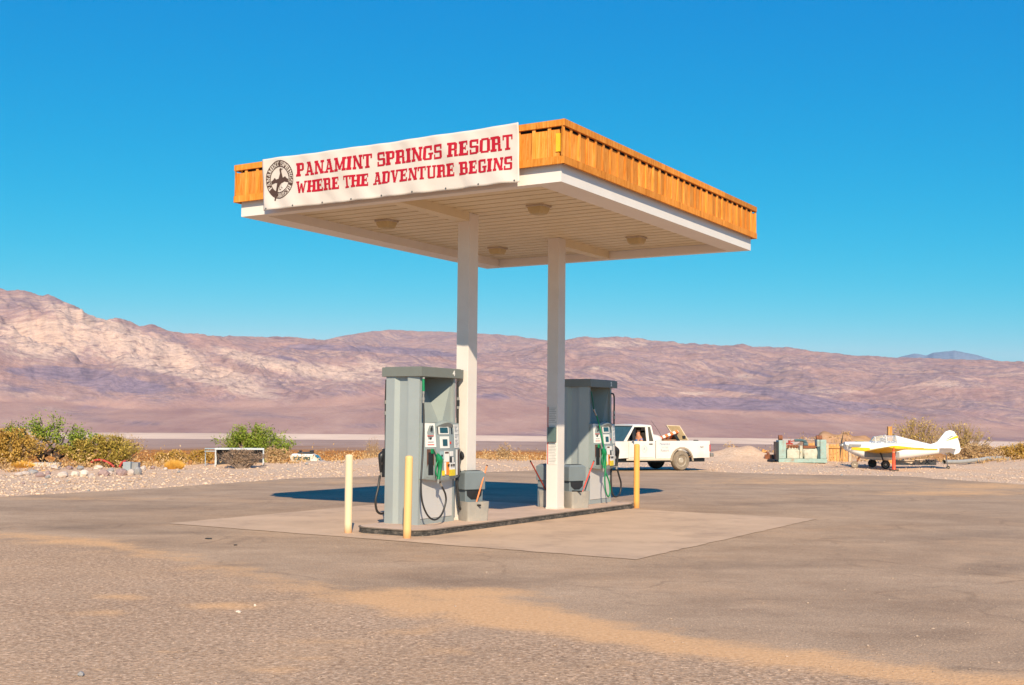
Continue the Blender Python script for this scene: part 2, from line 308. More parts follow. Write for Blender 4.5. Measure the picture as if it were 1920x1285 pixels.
rock = mix(n, attr(n, 'far_haze'), rock, (.19, .235, .31)); col = mix(n, attr(n, 'rock'), mix(n, 1.0, fan, (1.30, 1.18, 1.10), 'MULTIPLY'), mix(n, 1.0, mix(n, 1.0, rock, ramp(n, grit, [(.36, .80), (.5, 1.04), (.66, 1.3)]), 'MULTIPLY'), (1.04, 1.0, 1.0), 'MULTIPLY'))  # far peak: blue of distant haze painted into its rock colour
n.links.new(col, b.inputs['Base Color']); b.inputs['Roughness'].default_value = 1; b.inputs['Specular IOR Level'].default_value = 0
bump(n, b, noise(n, ob, 5, 10, .7), .4, 60)
nm, nrr = len(azm), len(rm); ii, jj = np.meshgrid(np.arange(nrr - 1), np.arange(nm - 1), indexing='ij')
F = np.stack([ii * nm + jj, ii * nm + jj + 1, (ii + 1) * nm + jj + 1, (ii + 1) * nm + jj], -1).reshape(-1, 4)
mt = np_obj('mountains', np.stack([MX, MY, MZ], -1).reshape(-1, 3), F, m, {'rock': sstep(0, .04, T + .05 * perlin(MX / 400, MY / 400, 9) - .0).ravel(), 'dark': dark.ravel(), 'cream': cream.ravel(), 'far_haze': sstep(19500, 20000, MR).ravel(), 'su': SU.ravel(), 'sv': SV.ravel()}); tag(mt, kind='structure')

# asphalt lot: a sheet with an uneven edge
EDGE = [(-9.93, 23.04), (-7.83, 26.4), (-6.4, 29.6), (-5.59, 31.2), (-3.5, 32.8), (-.93, 35.6), (1.6, 38.4), (3.8, 39.9), (5.2, 39.2), (5.9, 38.2), (7.3, 37.0), (8.87, 36.3), (10.5, 36.0), (12.0, 35.7), (12.6, 33.9), (13.9, 31.2), (16.2, 29.5), (22, 27), (34, 22), (40, 4), (30, -22), (-5, -30), (-34, -20), (-34, 8), (-20, 15.5), (-13, 20.3)]
bp = []
for i, p in enumerate(EDGE):
    q = EDGE[(i + 1) % len(EDGE)]; L = math.hypot(q[0] - p[0], q[1] - p[1]); k = max(1, int(L / .22)) if min(p[1], q[1]) > 10 else max(1, int(L / 3))
    for j in range(k):
        t = j / k; x = p[0] + (q[0] - p[0]) * t; y = p[1] + (q[1] - p[1]) * t
        nn = float(fbm(np.array([x * .8]), np.array([y * .8]), 4, 12)[0]) * .5; bp.append((x + nn * .5, y + nn))
nb = len(bp); pts = list(bp)
px = RNG.uniform(-60, 1980, 15000); py = 905 + (1310 - 905) * RNG.random(15000) ** 1.15
for x_, y_ in zip(px, py):
    q = gnd(x_, y_); pts.append((q[0], q[1]))
for x_ in range(-32, 40, 3):
    for y_ in range(-28, 12, 3): pts.append((x_ + .1, y_ + .1))
vv, ee, ff, *_ = geometry.delaunay_2d_cdt([Vector(p) for p in pts], [], [list(range(nb))], 1, 1e-4)
AV = np.array([(p[0], p[1]) for p in vv]); AF = np.array([f for f in ff if len(f) == 3])
PX, PY = projv(AV[:, 0], AV[:, 1], 0 * AV[:, 0]); PY = np.where(AV[:, 1] < 4, 2500, PY)
def lined(pl, wid):
    d = np.full(len(PX), 1e9); 
    for (x0, y0, w0), (x1, y1, w1) in zip(pl[:-1], pl[1:]):
        t = np.clip(((PX - x0) * (x1 - x0) + (PY - y0) * (y1 - y0)) / ((x1 - x0) ** 2 + (y1 - y0) ** 2), 0, 1)
        d = np.minimum(d, np.abs(PY - (y0 + t * (y1 - y0))) / (w0 + t * (w1 - w0)) + np.maximum(0, np.abs(PX - (x0 + t * (x1 - x0))) - 30) / 60)
    return np.exp(-d * d * wid)
DL = [(-80, 1002, 7), (0, 1003, 7), (150, 1013, 8), (300, 1038, 9), (420, 1066, 10), (560, 1098, 11), (640, 1118, 14), (760, 1135, 22), (900, 1140, 28), (1000, 1158, 26), (1150, 1190, 20), (1300, 1215, 19), (1500, 1237, 20), (1700, 1265, 22), (1990, 1300, 24)]
dust = lined(DL, 1.0) * np.interp(PX, [0, 560, 700, 900, 1920], [.55, .45, .85, 1, .9])
dust += np.exp(-((PX - 860) / 160) ** 2 - ((PY - 1112) / 10) ** 2) * .6 + np.exp(-((PX - 1000) / 120) ** 2 - ((PY - 1168) / 10) ** 2) * .6
for cx, cy, sx, sy, a_ in ((230, 1120, 60, 6, .7), (420, 1138, 70, 8, .85), (190, 1150, 80, 8, .5), (310, 1222, 30, 4, .7), (640, 1205, 90, 8, .55), (500, 1255, 60, 8, .6), (780, 1185, 60, 8, .5), (560, 1235, 60, 5, .5), (180, 1255, 60, 5, .5), (1780, 925, 160, 5, .8), (1850, 912, 120, 6, .8), (1500, 905, 200, 4, .6), (700, 905, 400, 3, .4), (150, 935, 200, 3, .5), (1250, 893, 150, 3, .5), (120, 1018, 120, 6, .4), (860, 1225, 60, 10, .5), (1150, 1245, 60, 10, .4)):
    dust += a_ * np.exp(-((PX - cx) / sx) ** 2 - ((PY - cy) / sy) ** 2)
stain = np.zeros(len(PX))
for cx, cy, sx, sy, a_ in ((130, 990, 110, 4, .9), (330, 999, 160, 4, .7), (240, 985, 90, 3, .6), (1390, 946, 70, 4, .8), (1850, 1076, 60, 5, .9), (1700, 1010, 160, 9, .5), (1850, 1000, 120, 10, .6), (1880, 1060, 90, 12, .6), (1270, 975, 300, 5, .0), (900, 1090, 260, 12, .45), (1400, 1060, 240, 10, .5), (1560, 940, 200, 5, .5), (620, 945, 160, 4, .4), (1250, 1110, 160, 8, .3), (1500, 1150, 260, 12, .3), (350, 950, 260, 6, .5), (100, 955, 140, 7, .4)):
    stain += a_ * np.exp(-((PX - cx) / sx) ** 2 - ((PY - cy) / sy) ** 2)
lineY = np.interp(PX, [p[0] for p in DL], [p[1] for p in DL]); coarse = sstep(-15, 25, PY - lineY)
m, n, b = newmat('worn_asphalt'); ob = tc(n)
f1 = noise(n, ob, 26, 5, .8); f2 = noise(n, ob, .5, 6, .65, .4); f3 = noise(n, ob, 2.2, 7, .7); f4 = noise(n, tc(n, 'Object', (.8, 1.3, 1)), .55, 7, .7, .3); f5 = noise(n, ob, 70, 3, .8)
def vor(sc):
    v_ = n.nodes.new('ShaderNodeTexVoronoi'); v_.inputs['Scale'].default_value = sc; n.links.new(ob, v_.inputs['Vector']); x_ = n.nodes.new('ShaderNodeSeparateColor'); n.links.new(v_.outputs['Color'], x_.inputs[0]); return x_.outputs[0], v_.outputs['Distance']
va, vd = vor(45); vb, _ = vor(95)
base = ramp(n, f4, [(.33, (.32, .213, .138)), (.5, (.405, .277, .182)), (.68, (.49, .34, .226))])
base = mix(n, ramp(n, f3, [(.55, 0), (.72, .4)]), base, (.24, .17, .125))
base = mix(n, ramp(n, f2, [(.5, 0), (.68, .35)]), base, (.44, .30, .205))
crs = ramp(n, f1, [(.36, (.26, .145, .08)), (.48, (.44, .275, .165)), (.56, (.57, .38, .245)), (.68, (.76, .57, .41))])
fchip = ramp(n, f5, [(.3, (.55, .5, .45)), (.5, (1, 1, 1)), (.7, (1.35, 1.33, 1.3))])
sq_ = n.nodes.new('ShaderNodeMath'); sq_.operation = 'MULTIPLY_ADD'; n.links.new(f3, sq_.inputs[0]); sq_.inputs[1].default_value = 1.5; n.links.new(attr(n, 'stain'), sq_.inputs[2]); sr_ = n.nodes.new('ShaderNodeMapRange'); sr_.inputs[1].default_value = .9; sr_.inputs[2].default_value = 1.7; sr_.inputs[4].default_value = .7; n.links.new(sq_.outputs[0], sr_.inputs[0]); base = mix(n, sr_.outputs[0], base, (.20, .14, .10))
cv = n.nodes.new('ShaderNodeTexVoronoi'); cv.feature = 'DISTANCE_TO_EDGE'; cv.inputs['Scale'].default_value = .42
dn = n.nodes.new('ShaderNodeTexNoise'); dn.inputs['Scale'].default_value = 1.1; dn.inputs['Detail'].default_value = 6; n.links.new(ob, dn.inputs['Vector']); dm_ = n.nodes.new('ShaderNodeVectorMath'); dm_.operation = 'MULTIPLY_ADD'; dm_.inputs[1].default_value = (1.3, 1.3, 0); n.links.new(dn.outputs['Color'], dm_.inputs[0]); n.links.new(ob, dm_.inputs[2]); n.links.new(dm_.outputs[0], cv.inputs['Vector'])
ck = n.nodes.new('ShaderNodeMath'); ck.operation = 'MULTIPLY'; n.links.new(ramp(n, cv.outputs['Distance'], [(0, .42), (.009, .2), (.015, 0)]), ck.inputs[0]); n.links.new(ramp(n, f2, [(.46, 0), (.56, 1)]), ck.inputs[1]); base = mix(n, ck.outputs[0], base, (.13, .09, .065))
base = mix(n, .55, base, fchip, 'MULTIPLY'); base = mix(n, 1.0, base, ramp(n, vb, [(0, .80), (.8, 1.05), (1, 1.3)]), 'MULTIPLY'); crs = mix(n, 1.0, crs, ramp(n, va, [(0, .52), (.3, .9), (.8, 1.08), (1, 1.5)]), 'MULTIPLY')
m0 = n.nodes.new('ShaderNodeMath'); m0.operation = 'MULTIPLY_ADD'; n.links.new(f3, m0.inputs[0]); m0.inputs[1].default_value = 2.4; n.links.new(attr(n, 'coarse'), m0.inputs[2]); mm = n.nodes.new('ShaderNodeMapRange'); mm.inputs[1].default_value = 1.35; mm.inputs[2].default_value = 2.15; mm.inputs[4].default_value = .68; n.links.new(m0.outputs[0], mm.inputs[0])
col = mix(n, mm.outputs[0], base, crs)
da = n.nodes.new('ShaderNodeMath'); da.operation = 'MULTIPLY_ADD'; n.links.new(f3, da.inputs[0]); da.inputs[1].default_value = 1.6; n.links.new(attr(n, 'dust'), da.inputs[2]); db = n.nodes.new('ShaderNodeMath'); db.operation = 'MULTIPLY_ADD'; n.links.new(f1, db.inputs[0]); db.inputs[1].default_value = .9; n.links.new(da.outputs[0], db.inputs[2]); da = db
q = n.nodes.new('ShaderNodeMapRange'); q.inputs[1].default_value = 1.42; q.inputs[2].default_value = 2.05; q.inputs[4].default_value = .85; n.links.new(da.outputs[0], q.inputs[0])
dcol = ramp(n, f1, [(.3, (.54, .285, .12)), (.6, (.74, .44, .225))])
col = mix(n, ramp(n, f2, [(.5, 0), (.7, .3)]), col, (.60, .37, .20)); col = mix(n, q.outputs[0], col, dcol)
n.links.new(col, b.inputs['Base Color']); b.inputs['Roughness'].default_value = .93; b.inputs['Specular IOR Level'].default_value = .15
bump(n, b, vd, .35, .012)
a_o = np_obj('asphalt_lot', np.c_[AV, np.zeros(len(AV))], AF, m, {'dust': dust, 'coarse': coarse, 'stain': stain}); tag(a_o, kind='structure')

# concrete pad and cracks
M_CONC = mat('pad_concrete', (.54, .375, .255), .9, 0, .10, 1.2, (.26, .18, .135), .55, .3, 60, spec=.15)
q = MB(); e0 = []
for (u0, v0), (u1, v1) in (((-.31, -1.18), (6.67, -1.18)), ((6.67, -1.18), (6.67, 6.48)), ((6.67, 6.48), (-.31, 6.48)), ((-.31, 6.48), (-.31, -1.18))):
    for j in range(40): t = j / 40; e0.append((u0 + (u1 - u0) * t + random.uniform(-.02, .02), v0 + (v1 - v0) * t + random.uniform(-.02, .02)))
q.add([S(u, v, .006) for u, v in e0], [tuple(range(len(e0)))]); tag(q.build('concrete_pad', M_CONC), kind='structure')

# ------------------------------------------------------------------ glyphs: western slab lettering drawn on a fine raster
def _st(x, w=.145): return [('r', x - w, 0, x + w, 1), ('r', x - w - .08, 0, x + w + .08, .17), ('r', x - w - .08, .83, x + w + .08, 1)]
def _dg(x0, y0, x1, y1, w=.125): return [('p', [(x0 - w, y0), (x0 + w, y0), (x1 + w, y1), (x1 - w, y1)])]
GL = {
 'P': (.78, _st(.22) + [('r', .2, .83, .64, 1), ('r', .2, .40, .62, .53), ('r', .52, .46, .74, .94)]),
 'R': (.86, _st(.22) + [('r', .2, .83, .64, 1), ('r', .2, .44, .62, .56), ('r', .52, .5, .74, .94), ('r', .55, .0, .76, .46), ('r', .55, 0, .86, .13)]),
 'A': (.9, _dg(.2, 0, .42, 1, .07) + _dg(.70, 0, .48, 1, .11) + [('r', .25, .25, .65, .37), ('r', .02, 0, .38, .12), ('r', .52, 0, .9, .12), ('r', .24, .88, .6, 1)]),
 'N': (.9, _st(.2, .08) + _st(.74, .08) + _dg(.72, 0, .2, 1, .11)),
 'M': (1.1, _st(.2, .09) + _st(.9, .1) + _dg(.55, .1, .22, 1, .1) + _dg(.55, .1, .88, 1, .08)),
 'I': (.46, _st(.22)), 'T': (.8, [('r', .29, 0, .51, 1), ('r', .2, 0, .6, .13), ('r', .02, .86, .78, 1), ('r', .02, .66, .13, 1), ('r', .67, .66, .78, 1)]),
 'S': (.76, [('r', .1, .83, .64, 1), ('r', .1, .44, .66, .58), ('r', .12, 0, .66, .13), ('r', .04, .5, .25, .94), ('r', .52, .06, .74, .52), ('r', .58, .68, .72, 1), ('r', .04, 0, .17, .34)]),
 'G': (.82, [('r', .05, .07, .27, .93), ('r', .14, .83, .64, 1), ('r', .14, 0, .68, .13), ('r', .52, .04, .74, .46), ('r', .42, .38, .82, .5), ('r', .58, .66, .72, 1)]),
 'E': (.8, _st(.22) + [('r', .2, .87, .72, 1), ('r', .2, .44, .58, .57), ('r', .2, 0, .74, .17), ('r', .61, .7, .72, 1), ('r', .63, 0, .74, .3), ('r', .5, .36, .58, .66)]),
 'O': (.82, [('r', .04, .1, .27, .9), ('r', .55, .1, .78, .9), ('r', .12, .87, .7, 1), ('r', .12, 0, .7, .13)]),
 'W': (1.15, _dg(.36, 0, .16, 1, .1) + _dg(.36, 0, .56, .8, .07) + _dg(.78, 0, .56, .8, .1) + _dg(.78, 0, .98, 1, .07) + [('r', 0, .88, .34, 1), ('r', .82, .88, 1.15, 1)]),
 'H': (.92, _st(.2) + _st(.72) + [('r', .2, .42, .72, .56)]),
 'D': (.84, _st(.22) + [('r', .2, .83, .64, 1), ('r', .2, 0, .62, .13), ('r', .56, .08, .79, .92)]),
 'V': (.88, _dg(.44, 0, .2, 1, .11) + _dg(.44, 0, .68, 1, .07) + [('r', 0, .88, .38, 1), ('r', .52, .88, .88, 1)]),
 'U': (.88, [('r', .1, .08, .33, 1), ('r', .6, .08, .78, 1), ('r', .18, 0, .7, .13), ('r', .02, .88, .42, 1), ('r', .5, .88, .88, 1)]),
 'B': (.82, _st(.22) + [('r', .2, .83, .64, 1), ('r', .2, .44, .62, .56), ('r', .2, 0, .62, .13), ('r', .52, .5, .73, .93), ('r', .54, .07, .77, .5)]), ' ': (.36, [])}
def inpoly(x, y, P):
    r = np.zeros(np.broadcast(x, y).shape, bool); n = len(P)
    for i in range(n):
        (x0, y0), (x1, y1) = P[i], P[(i + 1) % n]
        if y0 == y1: continue
        r ^= ((y0 > y) != (y1 > y)) & (x < (x1 - x0) * (y - y0) / (y1 - y0) + x0)
    return r
def glyph(ch, x, y):
    r = np.zeros(np.broadcast(x, y).shape, bool)
    for g_ in GL[ch][1]:
        if g_[0] == 'r': r |= (x >= g_[1]) & (x < g_[3]) & (y >= g_[2]) & (y < g_[4])
        else: r |= inpoly(x, y, g_[1])
    return r
def strtest(s, x, y, gap=.025):
    r = np.zeros(np.broadcast(x, y).shape, bool); o = 0
    for ch in s: r |= glyph(ch, x - o, y) & (x - o >= -.02) & (x - o < GL[ch][0] + .02); o += GL[ch][0] + gap
    return r
def strw(s, gap=.025): return sum(GL[c][0] + gap for c in s) - gap
def raster(mb, grid, fmap, k=None):
    """grid rows of booleans -> one quad per run; fmap(col, row) gives the 3D point"""
    for j in range(grid.shape[0]):
        row = np.concatenate([[0], grid[j].astype(int), [0]]); d = np.diff(row); s0 = np.where(d == 1)[0]; s1 = np.where(d == -1)[0]
        for a0, a1 in zip(s0, s1):
            st = list(range(a0, a1, 14)) + [a1]
            for p, q_ in zip(st[:-1], st[1:]): mb.add([fmap(p, j), fmap(q_, j), fmap(q_, j + 1), fmap(p, j + 1)], [(0, 1, 2, 3)], k)

# ------------------------------------------------------------------ station materials
M_WHITE = mat('white_fascia', (.76, .70, .65), .45, 0, .03, 2, (.6, .5, .42), .25)
M_CEIL = mat('cream_ceiling', (.70, .585, .40), .5, 0, .04, 3)
M_COLM = mat('cream_column_paint', (.72, .655, .60), .45, 0, .03, 2, (.55, .46, .4), .3)
def woodmat(name, c0, c1, c2):
    m, n, b = newmat(name); v = tc(n, 'Object', (1, 1, .09)); g_ = noise(n, v, 22, 6, .75, 1.2)
    col = ramp(n, g_, [(.32, c0), (.5, c1), (.68, c2)])
    col = mix(n, ramp(n, noise(n, tc(n, 'Object', (1, 1, .3)), 3, 3, .6), [(.4, 0), (.7, .5)]), col, c1)
    gm = n.nodes.new('ShaderNodeNewGeometry'); rr_ = ramp(n, gm.outputs['Random Per Island'], [(0, .70), (1, 1.18)])
    col = mix(n, 1.0, col, rr_, 'MULTIPLY'); n.links.new(col, b.inputs['Base Color']); b.inputs['Roughness'].default_value = .7; b.inputs['Specular IOR Level'].default_value = .2
    bump(n, b, g_, .3, .004); return m
M_WOOD = woodmat('fascia_boards', (.46, .125, .012), (.76, .275, .04), (.88, .43, .12))
M_RAIL = woodmat('fascia_rails', (.36, .10, .01), (.66, .235, .03), (.78, .35, .08))
M_DARK = mat('dark_void', (.02, .018, .016), .9, 0, .1)
M_ROOF = mat('roof_deck', (.35, .33, .3), .8)
M_YEL = mat('yellow_strip', (.80, .50, .02), .5)
M_LENS = mat('aged_lamp_lens', (.50, .38, .19), .35, 0, .05)
M_LRIM = mat('lamp_frame', (.42, .33, .25), .5)
ZB, ZC, ZW, ZT = 4.58, 4.72, 4.79, 5.352; CW, CD = 5.4627, 6.8097; E_ = .085
# canopy: local x = u (away along the island), y = v
can = thing('canopy_shelter', 'white steel fuel canopy on two columns with an orange wooden parapet', 'canopy', S(0, 0), TH)
q = MB()   # rim: sides .4 wide, ends .16 wide, open ceiling between
q.box(0, .16, 0, CW, ZB, ZW + .03); q.box(CD - .16, CD, 0, CW, ZB, ZW + .03); q.box(.16, CD - .16, 0, .38, ZB, ZW + .03); q.box(.16, CD - .16, CW - .38, CW, ZB, ZW + .03)
q.build('fascia', M_WHITE, can)
q = MB(); nP = 24; x0, x1 = .16, CD - .16
for i in range(nP):
    a0 = x0 + (x1 - x0) * i / nP; a1 = x0 + (x1 - x0) * (i + 1) / nP
    q.box(a0 + .014, a1 - .03, .38, CW - .38, ZC, ZC + .05)
q.build('ceiling', M_CEIL, can); MB().box(x0, x1, .38, CW - .38, ZC + .04, ZC + .07).build('ceiling_grooves', mat('groove_shadowed_tan', (.30, .22, .15), .8), can)
MB().box(.02, CD - .02, .02, CW - .02, ZW + .032, ZW + .07).build('roof', M_ROOF, can)
c1, c2 = (1.962, 2.669), (4.725, 2.669); cu_, cv_ = .247, .212
q = MB()
q.box(.162, c1[0] - .002, 2.675, 2.875, ZB + .012, ZC + .02); q.build('beam', M_CEIL, can)
MB().box(c2[0] + cu_ + .002, CD - .162, 2.675, 2.875, ZB + .012, ZC + .02).build('beam', M_CEIL, can)
for cc in (c1, c2):
    cl = MB().box(cc[0], cc[0] + cu_, cc[1], cc[1] + cv_, .09, ZC - .002, bev=.006).build('column', M_COLM, can)
    MB().box(cc[0] - .006, cc[0] + cu_ + .006, cc[1] - .006, cc[1] + cv_ + .006, .09, .125, bev=.004).build('base_plate', mat('base_plate_paint', (.70, .62, .55), .6, 0, .1), cl)
# ceiling lamps
for (u, v) in ((1.95, 4.24), (1.97, 1.47), (5.28, 4.26), (5.32, 1.49)):
    q = MB(); z = ZC
    def sq(r, z, ch): return [(u + sx * a, v + sy * b_, z) for sx, sy, a, b_ in ((1, 1, r, r - ch), (1, 1, r - ch, r), (-1, 1, r - ch, r), (-1, 1, r, r - ch), (-1, -1, r, r - ch), (-1, -1, r - ch, r), (1, -1, r - ch, r), (1, -1, r, r - ch))]
    q.loft([sq(.15, z, .03), sq(.15, z - .02, .03), sq(.138, z - .03, .03)]); li = q.build('ceiling_lamp', M_LRIM, can)
    q = MB(); q.loft([sq(.133, z - .028, .03), sq(.125, z - .08, .035), sq(.105, z - .125, .04), (sq(.06, z - .14, .02))]); q.build('lens', M_LENS, li, True, 35)
# wooden parapet on the four sides
def parapet(L, along, name_lbl):
    """local: boards run along +x from 0..L, outside is -y"""
    bd = MB(); rl = MB()
    n = int(round(L / .222)); st = L / n
    gapbay = n - 1 if along == 'front' else -1
    for i in range(n):
        x = i * st; top = ZT - .115 + random.uniform(-.006, .006)
        if i != 0 or along != 'front': bd.box(x + .022, x + st - .022, -.012, .008, ZW + .09, top)
        else: bd.box(x + .09, x + st - .022, -.012, .008, ZW + .09, top)
        bd.box(x + st - .022, x + st + .022, -.032, -.012, ZW + .09, ZT - .07)
    bd.box(.0 if along != 'front' else .0, .022, -.0315, -.0125, ZW + .09, ZT - .07)
    cuts = [0] + [L * f for f in ((.42, .78) if along == 'side' else (.5,))] + [L]
    for a0, a1 in zip(cuts[:-1], cuts[1:]):
        rl.box(a0 + .003, a1 - .003, -.052, -.0125, ZT - .085, ZT - .001 + random.uniform(-.003, .003)); rl.box(a0 + .003, a1 - .003, -.05, -.0125, ZW, ZW + .095)
    return bd, rl
LF = CW + 2 * E_ ; LS = CD + 2 * E_
for nm_, M_, L in (('front', Matrix.Translation((-E_, -E_, 0)) @ Matrix.Rotation(pi / 2, 4, 'Z') @ Matrix.Scale(-1, 4, (0, 1, 0)), LF),
                   ('side', Matrix.Translation((-E_, -E_, 0)), LS),
                   ('back', Matrix.Translation((CD + E_, -E_, 0)) @ Matrix.Rotation(pi / 2, 4, 'Z'), LF),
                   ('far', Matrix.Translation((-E_, CW + E_, 0)) @ Matrix.Scale(-1, 4, (0, 1, 0)), LS)):
    bd, rl = parapet(L, nm_, '')
    sh = .052 if nm_ in ('front', 'back') else .0
    for mb_, nn_, mm_ in ((bd, 'parapet_boards', M_WOOD), (rl, 'parapet_rail', M_RAIL)):
        vs = []
        for p in mb_.v:
            p = Vector(p); 
            if nm_ in ('front', 'back'): p.x = min(max(p.x, .0125), L - .0125)
            p.y += .05; vs.append(tuple(M_ @ p))
        mb_.v = vs; mb_.build(nn_, mm_, can)
q = MB(); t = E_ - .08
q.box(.0, .03, .0, CW, ZW + .035, ZT - .03); q.box(CD - .03, CD, 0, CW, ZW + .035, ZT - .03); q.box(.03, CD - .03, 0, .03, ZW + .035, ZT - .03); q.box(.03, CD - .03, CW - .03, CW, ZW + .035, ZT - .03)
q.build('gap_shade_backing', M_DARK, can)  # near-black sheets paint the shade seen through the board gaps
q = MB(); q.box(-.06, -.035, -.012, .05, ZW + .16, ZT - .17); q.build('yellow_strip', M_YEL, can)

# banner ------------------------------------------------------------
BV0, BV1, BZ0, BZ1 = 4.925, .545, 4.592, 5.362   # left v, right v
def bsurf(s, t, off=0):
    """s 0..1 left->right, t 0..1 bottom->top"""
    v = BV0 + (BV1 - BV0) * s; v += (1 - t) * (-.06 * (1 - s) ** 3) + (1 - t) * (-.02) * s
    z = BZ0 + (BZ1 - BZ0) * t
    z += (.003 + .006 * sin(s * 9 * pi) ** 2) * (1 - t) ** 4 - .018 * (abs(math.sin(pi * s)) if False else 0) * t - (.02 * sin(pi * s)) * t ** 3 * .6 + .004 * sin(s * 21) * t ** 4
    w_ = .010 * sin(s * 37 + t * 4 + 2 * sin(s * 11)) * (1 - t * .6) + .012 * sin(s * 15 - t * 5) * (1 - t) + .006 * sin(s * 61 + t * 9)
    w_ += .02 * (1 - t) ** 2 * (1 + sin(s * 23))*.5
    return (-.145 - max(-.006, w_) - off, v, z)
ban = thing('banner', 'long cream vinyl banner with red lettering and round brown emblem on the canopy front', 'banner', S(0, 0), TH)
q = MB(); ns, ntt = 170, 26; vs = [bsurf(i / ns, j / ntt) for j in range(ntt + 1) for i in range(ns + 1)]
q.add(vs, [(j * (ns + 1) + i, j * (ns + 1) + i + 1, (j + 1) * (ns + 1) + i + 1, (j + 1) * (ns + 1) + i) for j in range(ntt) for i in range(ns)])
M_BAN = mat('cream_vinyl', (.66, .575, .51), .55, 0, .03, 2, (.6, .5, .43), .25, .25, 4)
bo = q.build('banner_sheet', M_BAN, ban, True); sm = bo.modifiers.new('thick', 'SOLIDIFY'); sm.thickness = .003
M_RED = mat('red_print', (.44, .003, .015), .5, 0, .08, 3)
def bxy(v, z, off): return bsurf((v - BV0) / (BV1 - BV0), (z - BZ0) / (BZ1 - BZ0), off)
for s_, va, vb, za, zb, za2, zb2 in (('PANAMINT SPRINGS RESORT', 4.278, .632, 5.040, 5.240, 5.030, 5.226), ('WHERE THE ADVENTURE BEGINS', 4.272, .64, 4.792, 4.968, 4.768, 4.944)):
    W_ = strw(s_); ny = 30; nx = int(W_ * 30); X, Y = np.meshgrid((np.arange(nx) + .5) / nx * W_, (np.arange(ny) + .5) / ny); gr = strtest(s_, X, Y)
    q = MB(); raster(q, gr, lambda c, r: bxy(va + (vb - va) * c / nx, (za + (za2 - za) * c / nx) + ((zb - za) + ((zb2 - za2) - (zb - za)) * c / nx) * r / ny, .004))
    q.build('lettering', M_RED, ban)
M_BRN = mat('brown_print', (.075, .038, .024), .6, 0, .1, 3)
NE = 150; X, Y = np.meshgrid((np.arange(NE) + .5) / NE * 2.4 - 1.2, (np.arange(NE) + .5) / NE * 2.8 - 1.6); Rr = np.hypot(X, Y)
ring = (Rr < 1) & (Rr > .66)
phi = np.degrees(np.arctan2(X, Y)); txt = 'PANAMINT SPRINGS RESORT'; tw = strw(txt); span = 330.0
ring_txt = strtest(txt, ((phi - (-125)) % 360) / span * tw, (Rr - .71) / .24) & (((phi + 125) % 360) < span)
ring_txt &= (Rr > .71) & (Rr < .95)
em = ring & ~ring_txt
bird = [(.0, .52), (.06, .60), (.14, .56), (.30, .53), (.15, .50), (.13, .42), (.20, .18), (.26, .0), (.20, -.14), (.06, -.24), (-.08, -.42), (-.18, -.68), (-.34, -1.12), (-.42, -1.06), (-.34, -.7), (-.24, -.38), (-.16, -.1), (-.05, .12), (.03, .32)]
em |= inpoly(X, Y, bird)
hills = [(-.63, -.05), (-.5, .0), (-.36, .12), (-.25, .02), (-.12, .05), (.1, -.04), (.25, .08), (.4, .14), (.52, .02), (.63, -.02), (.62, -.2), (.35, -.13), (.1, -.22), (-.3, -.15), (-.6, -.22)]
em |= inpoly(X, Y, hills) & (Rr < .64)
em |= inpoly(X, Y, [(.08, -.24), (.1, -.24), (.14, -.44), (.24, -.44), (.24, -.47), (.11, -.47)]) | inpoly(X, Y, [(-.02, -.3), (.0, -.3), (.02, -.52), (.12, -.52), (.12, -.55), (-.01, -.55)])
q = MB(); raster(q, em, lambda c, r: bxy(4.597 - (c / NE * 2.4 - 1.2) * .268, 5.03 + (r / NE * 2.8 - 1.6) * .283, .004))
q.build('emblem', M_BRN, ban)
M_GROM = mat('brass_grommet', (.25, .22, .18), .4, .8)
for i in range(9):
    s_ = .015 + i * .97 / 8
    p = bsurf(s_, .035, .003); MB().tube([p, (p[0] - .004, p[1], p[2])], .012, 10).build('grommet', M_GROM, ban)

# island -------------------------------------------------------------
def rrect(x0, x1, y0, y1, r, n=8):
    P = []
    for cx, cy, a0 in ((x1 - r, y0 + r, -90), (x1 - r, y1 - r, 0), (x0 + r, y1 - r, 90), (x0 + r, y0 + r, 180)):
        for i in range(n + 1): a = radians(a0 + 90 * i / n); P.append((cx + r * cos(a), cy + r * sin(a)))
    return P
isl = thing('fuel_island', 'raised concrete fuel island with a worn black painted curb edge', 'island', S(0, 0), TH)
m, n, b = newmat('worn_black_curb'); v = tc(n, 'Object', (1, 1, 2)); f_ = noise(n, v, 9, 8, .8)
col = ramp(n, f_, [(.40, (.03, .027, .024)), (.52, (.075, .066, .058)), (.62, (.20, .16, .13))]); n.links.new(col, b.inputs['Base Color']); b.inputs['Roughness'].default_value = .85; bump(n, b, f_, .5, .01)
M_CURB = m
M_ISL = mat('island_concrete', (.52, .375, .29), .9, 0, .1, 2, (.3, .2, .15), .5, .25, 50, spec=.15)
MB().prism(rrect(.25, 7.08, 2.28, 3.46, .28), .0, .076).build('curb', M_CURB, isl)
q = MB(); q.prism(rrect(.238, 7.092, 2.268, 3.472, .29), .076, .09); q.build('curb_lip', mat('curb_lip', (.16, .125, .10), .9, 0, .3, 9), isl)
MB().prism(rrect(.265, 7.065, 2.295, 3.445, .27), .0902, .094).build('top_slab', M_ISL, isl)
IZ = .094

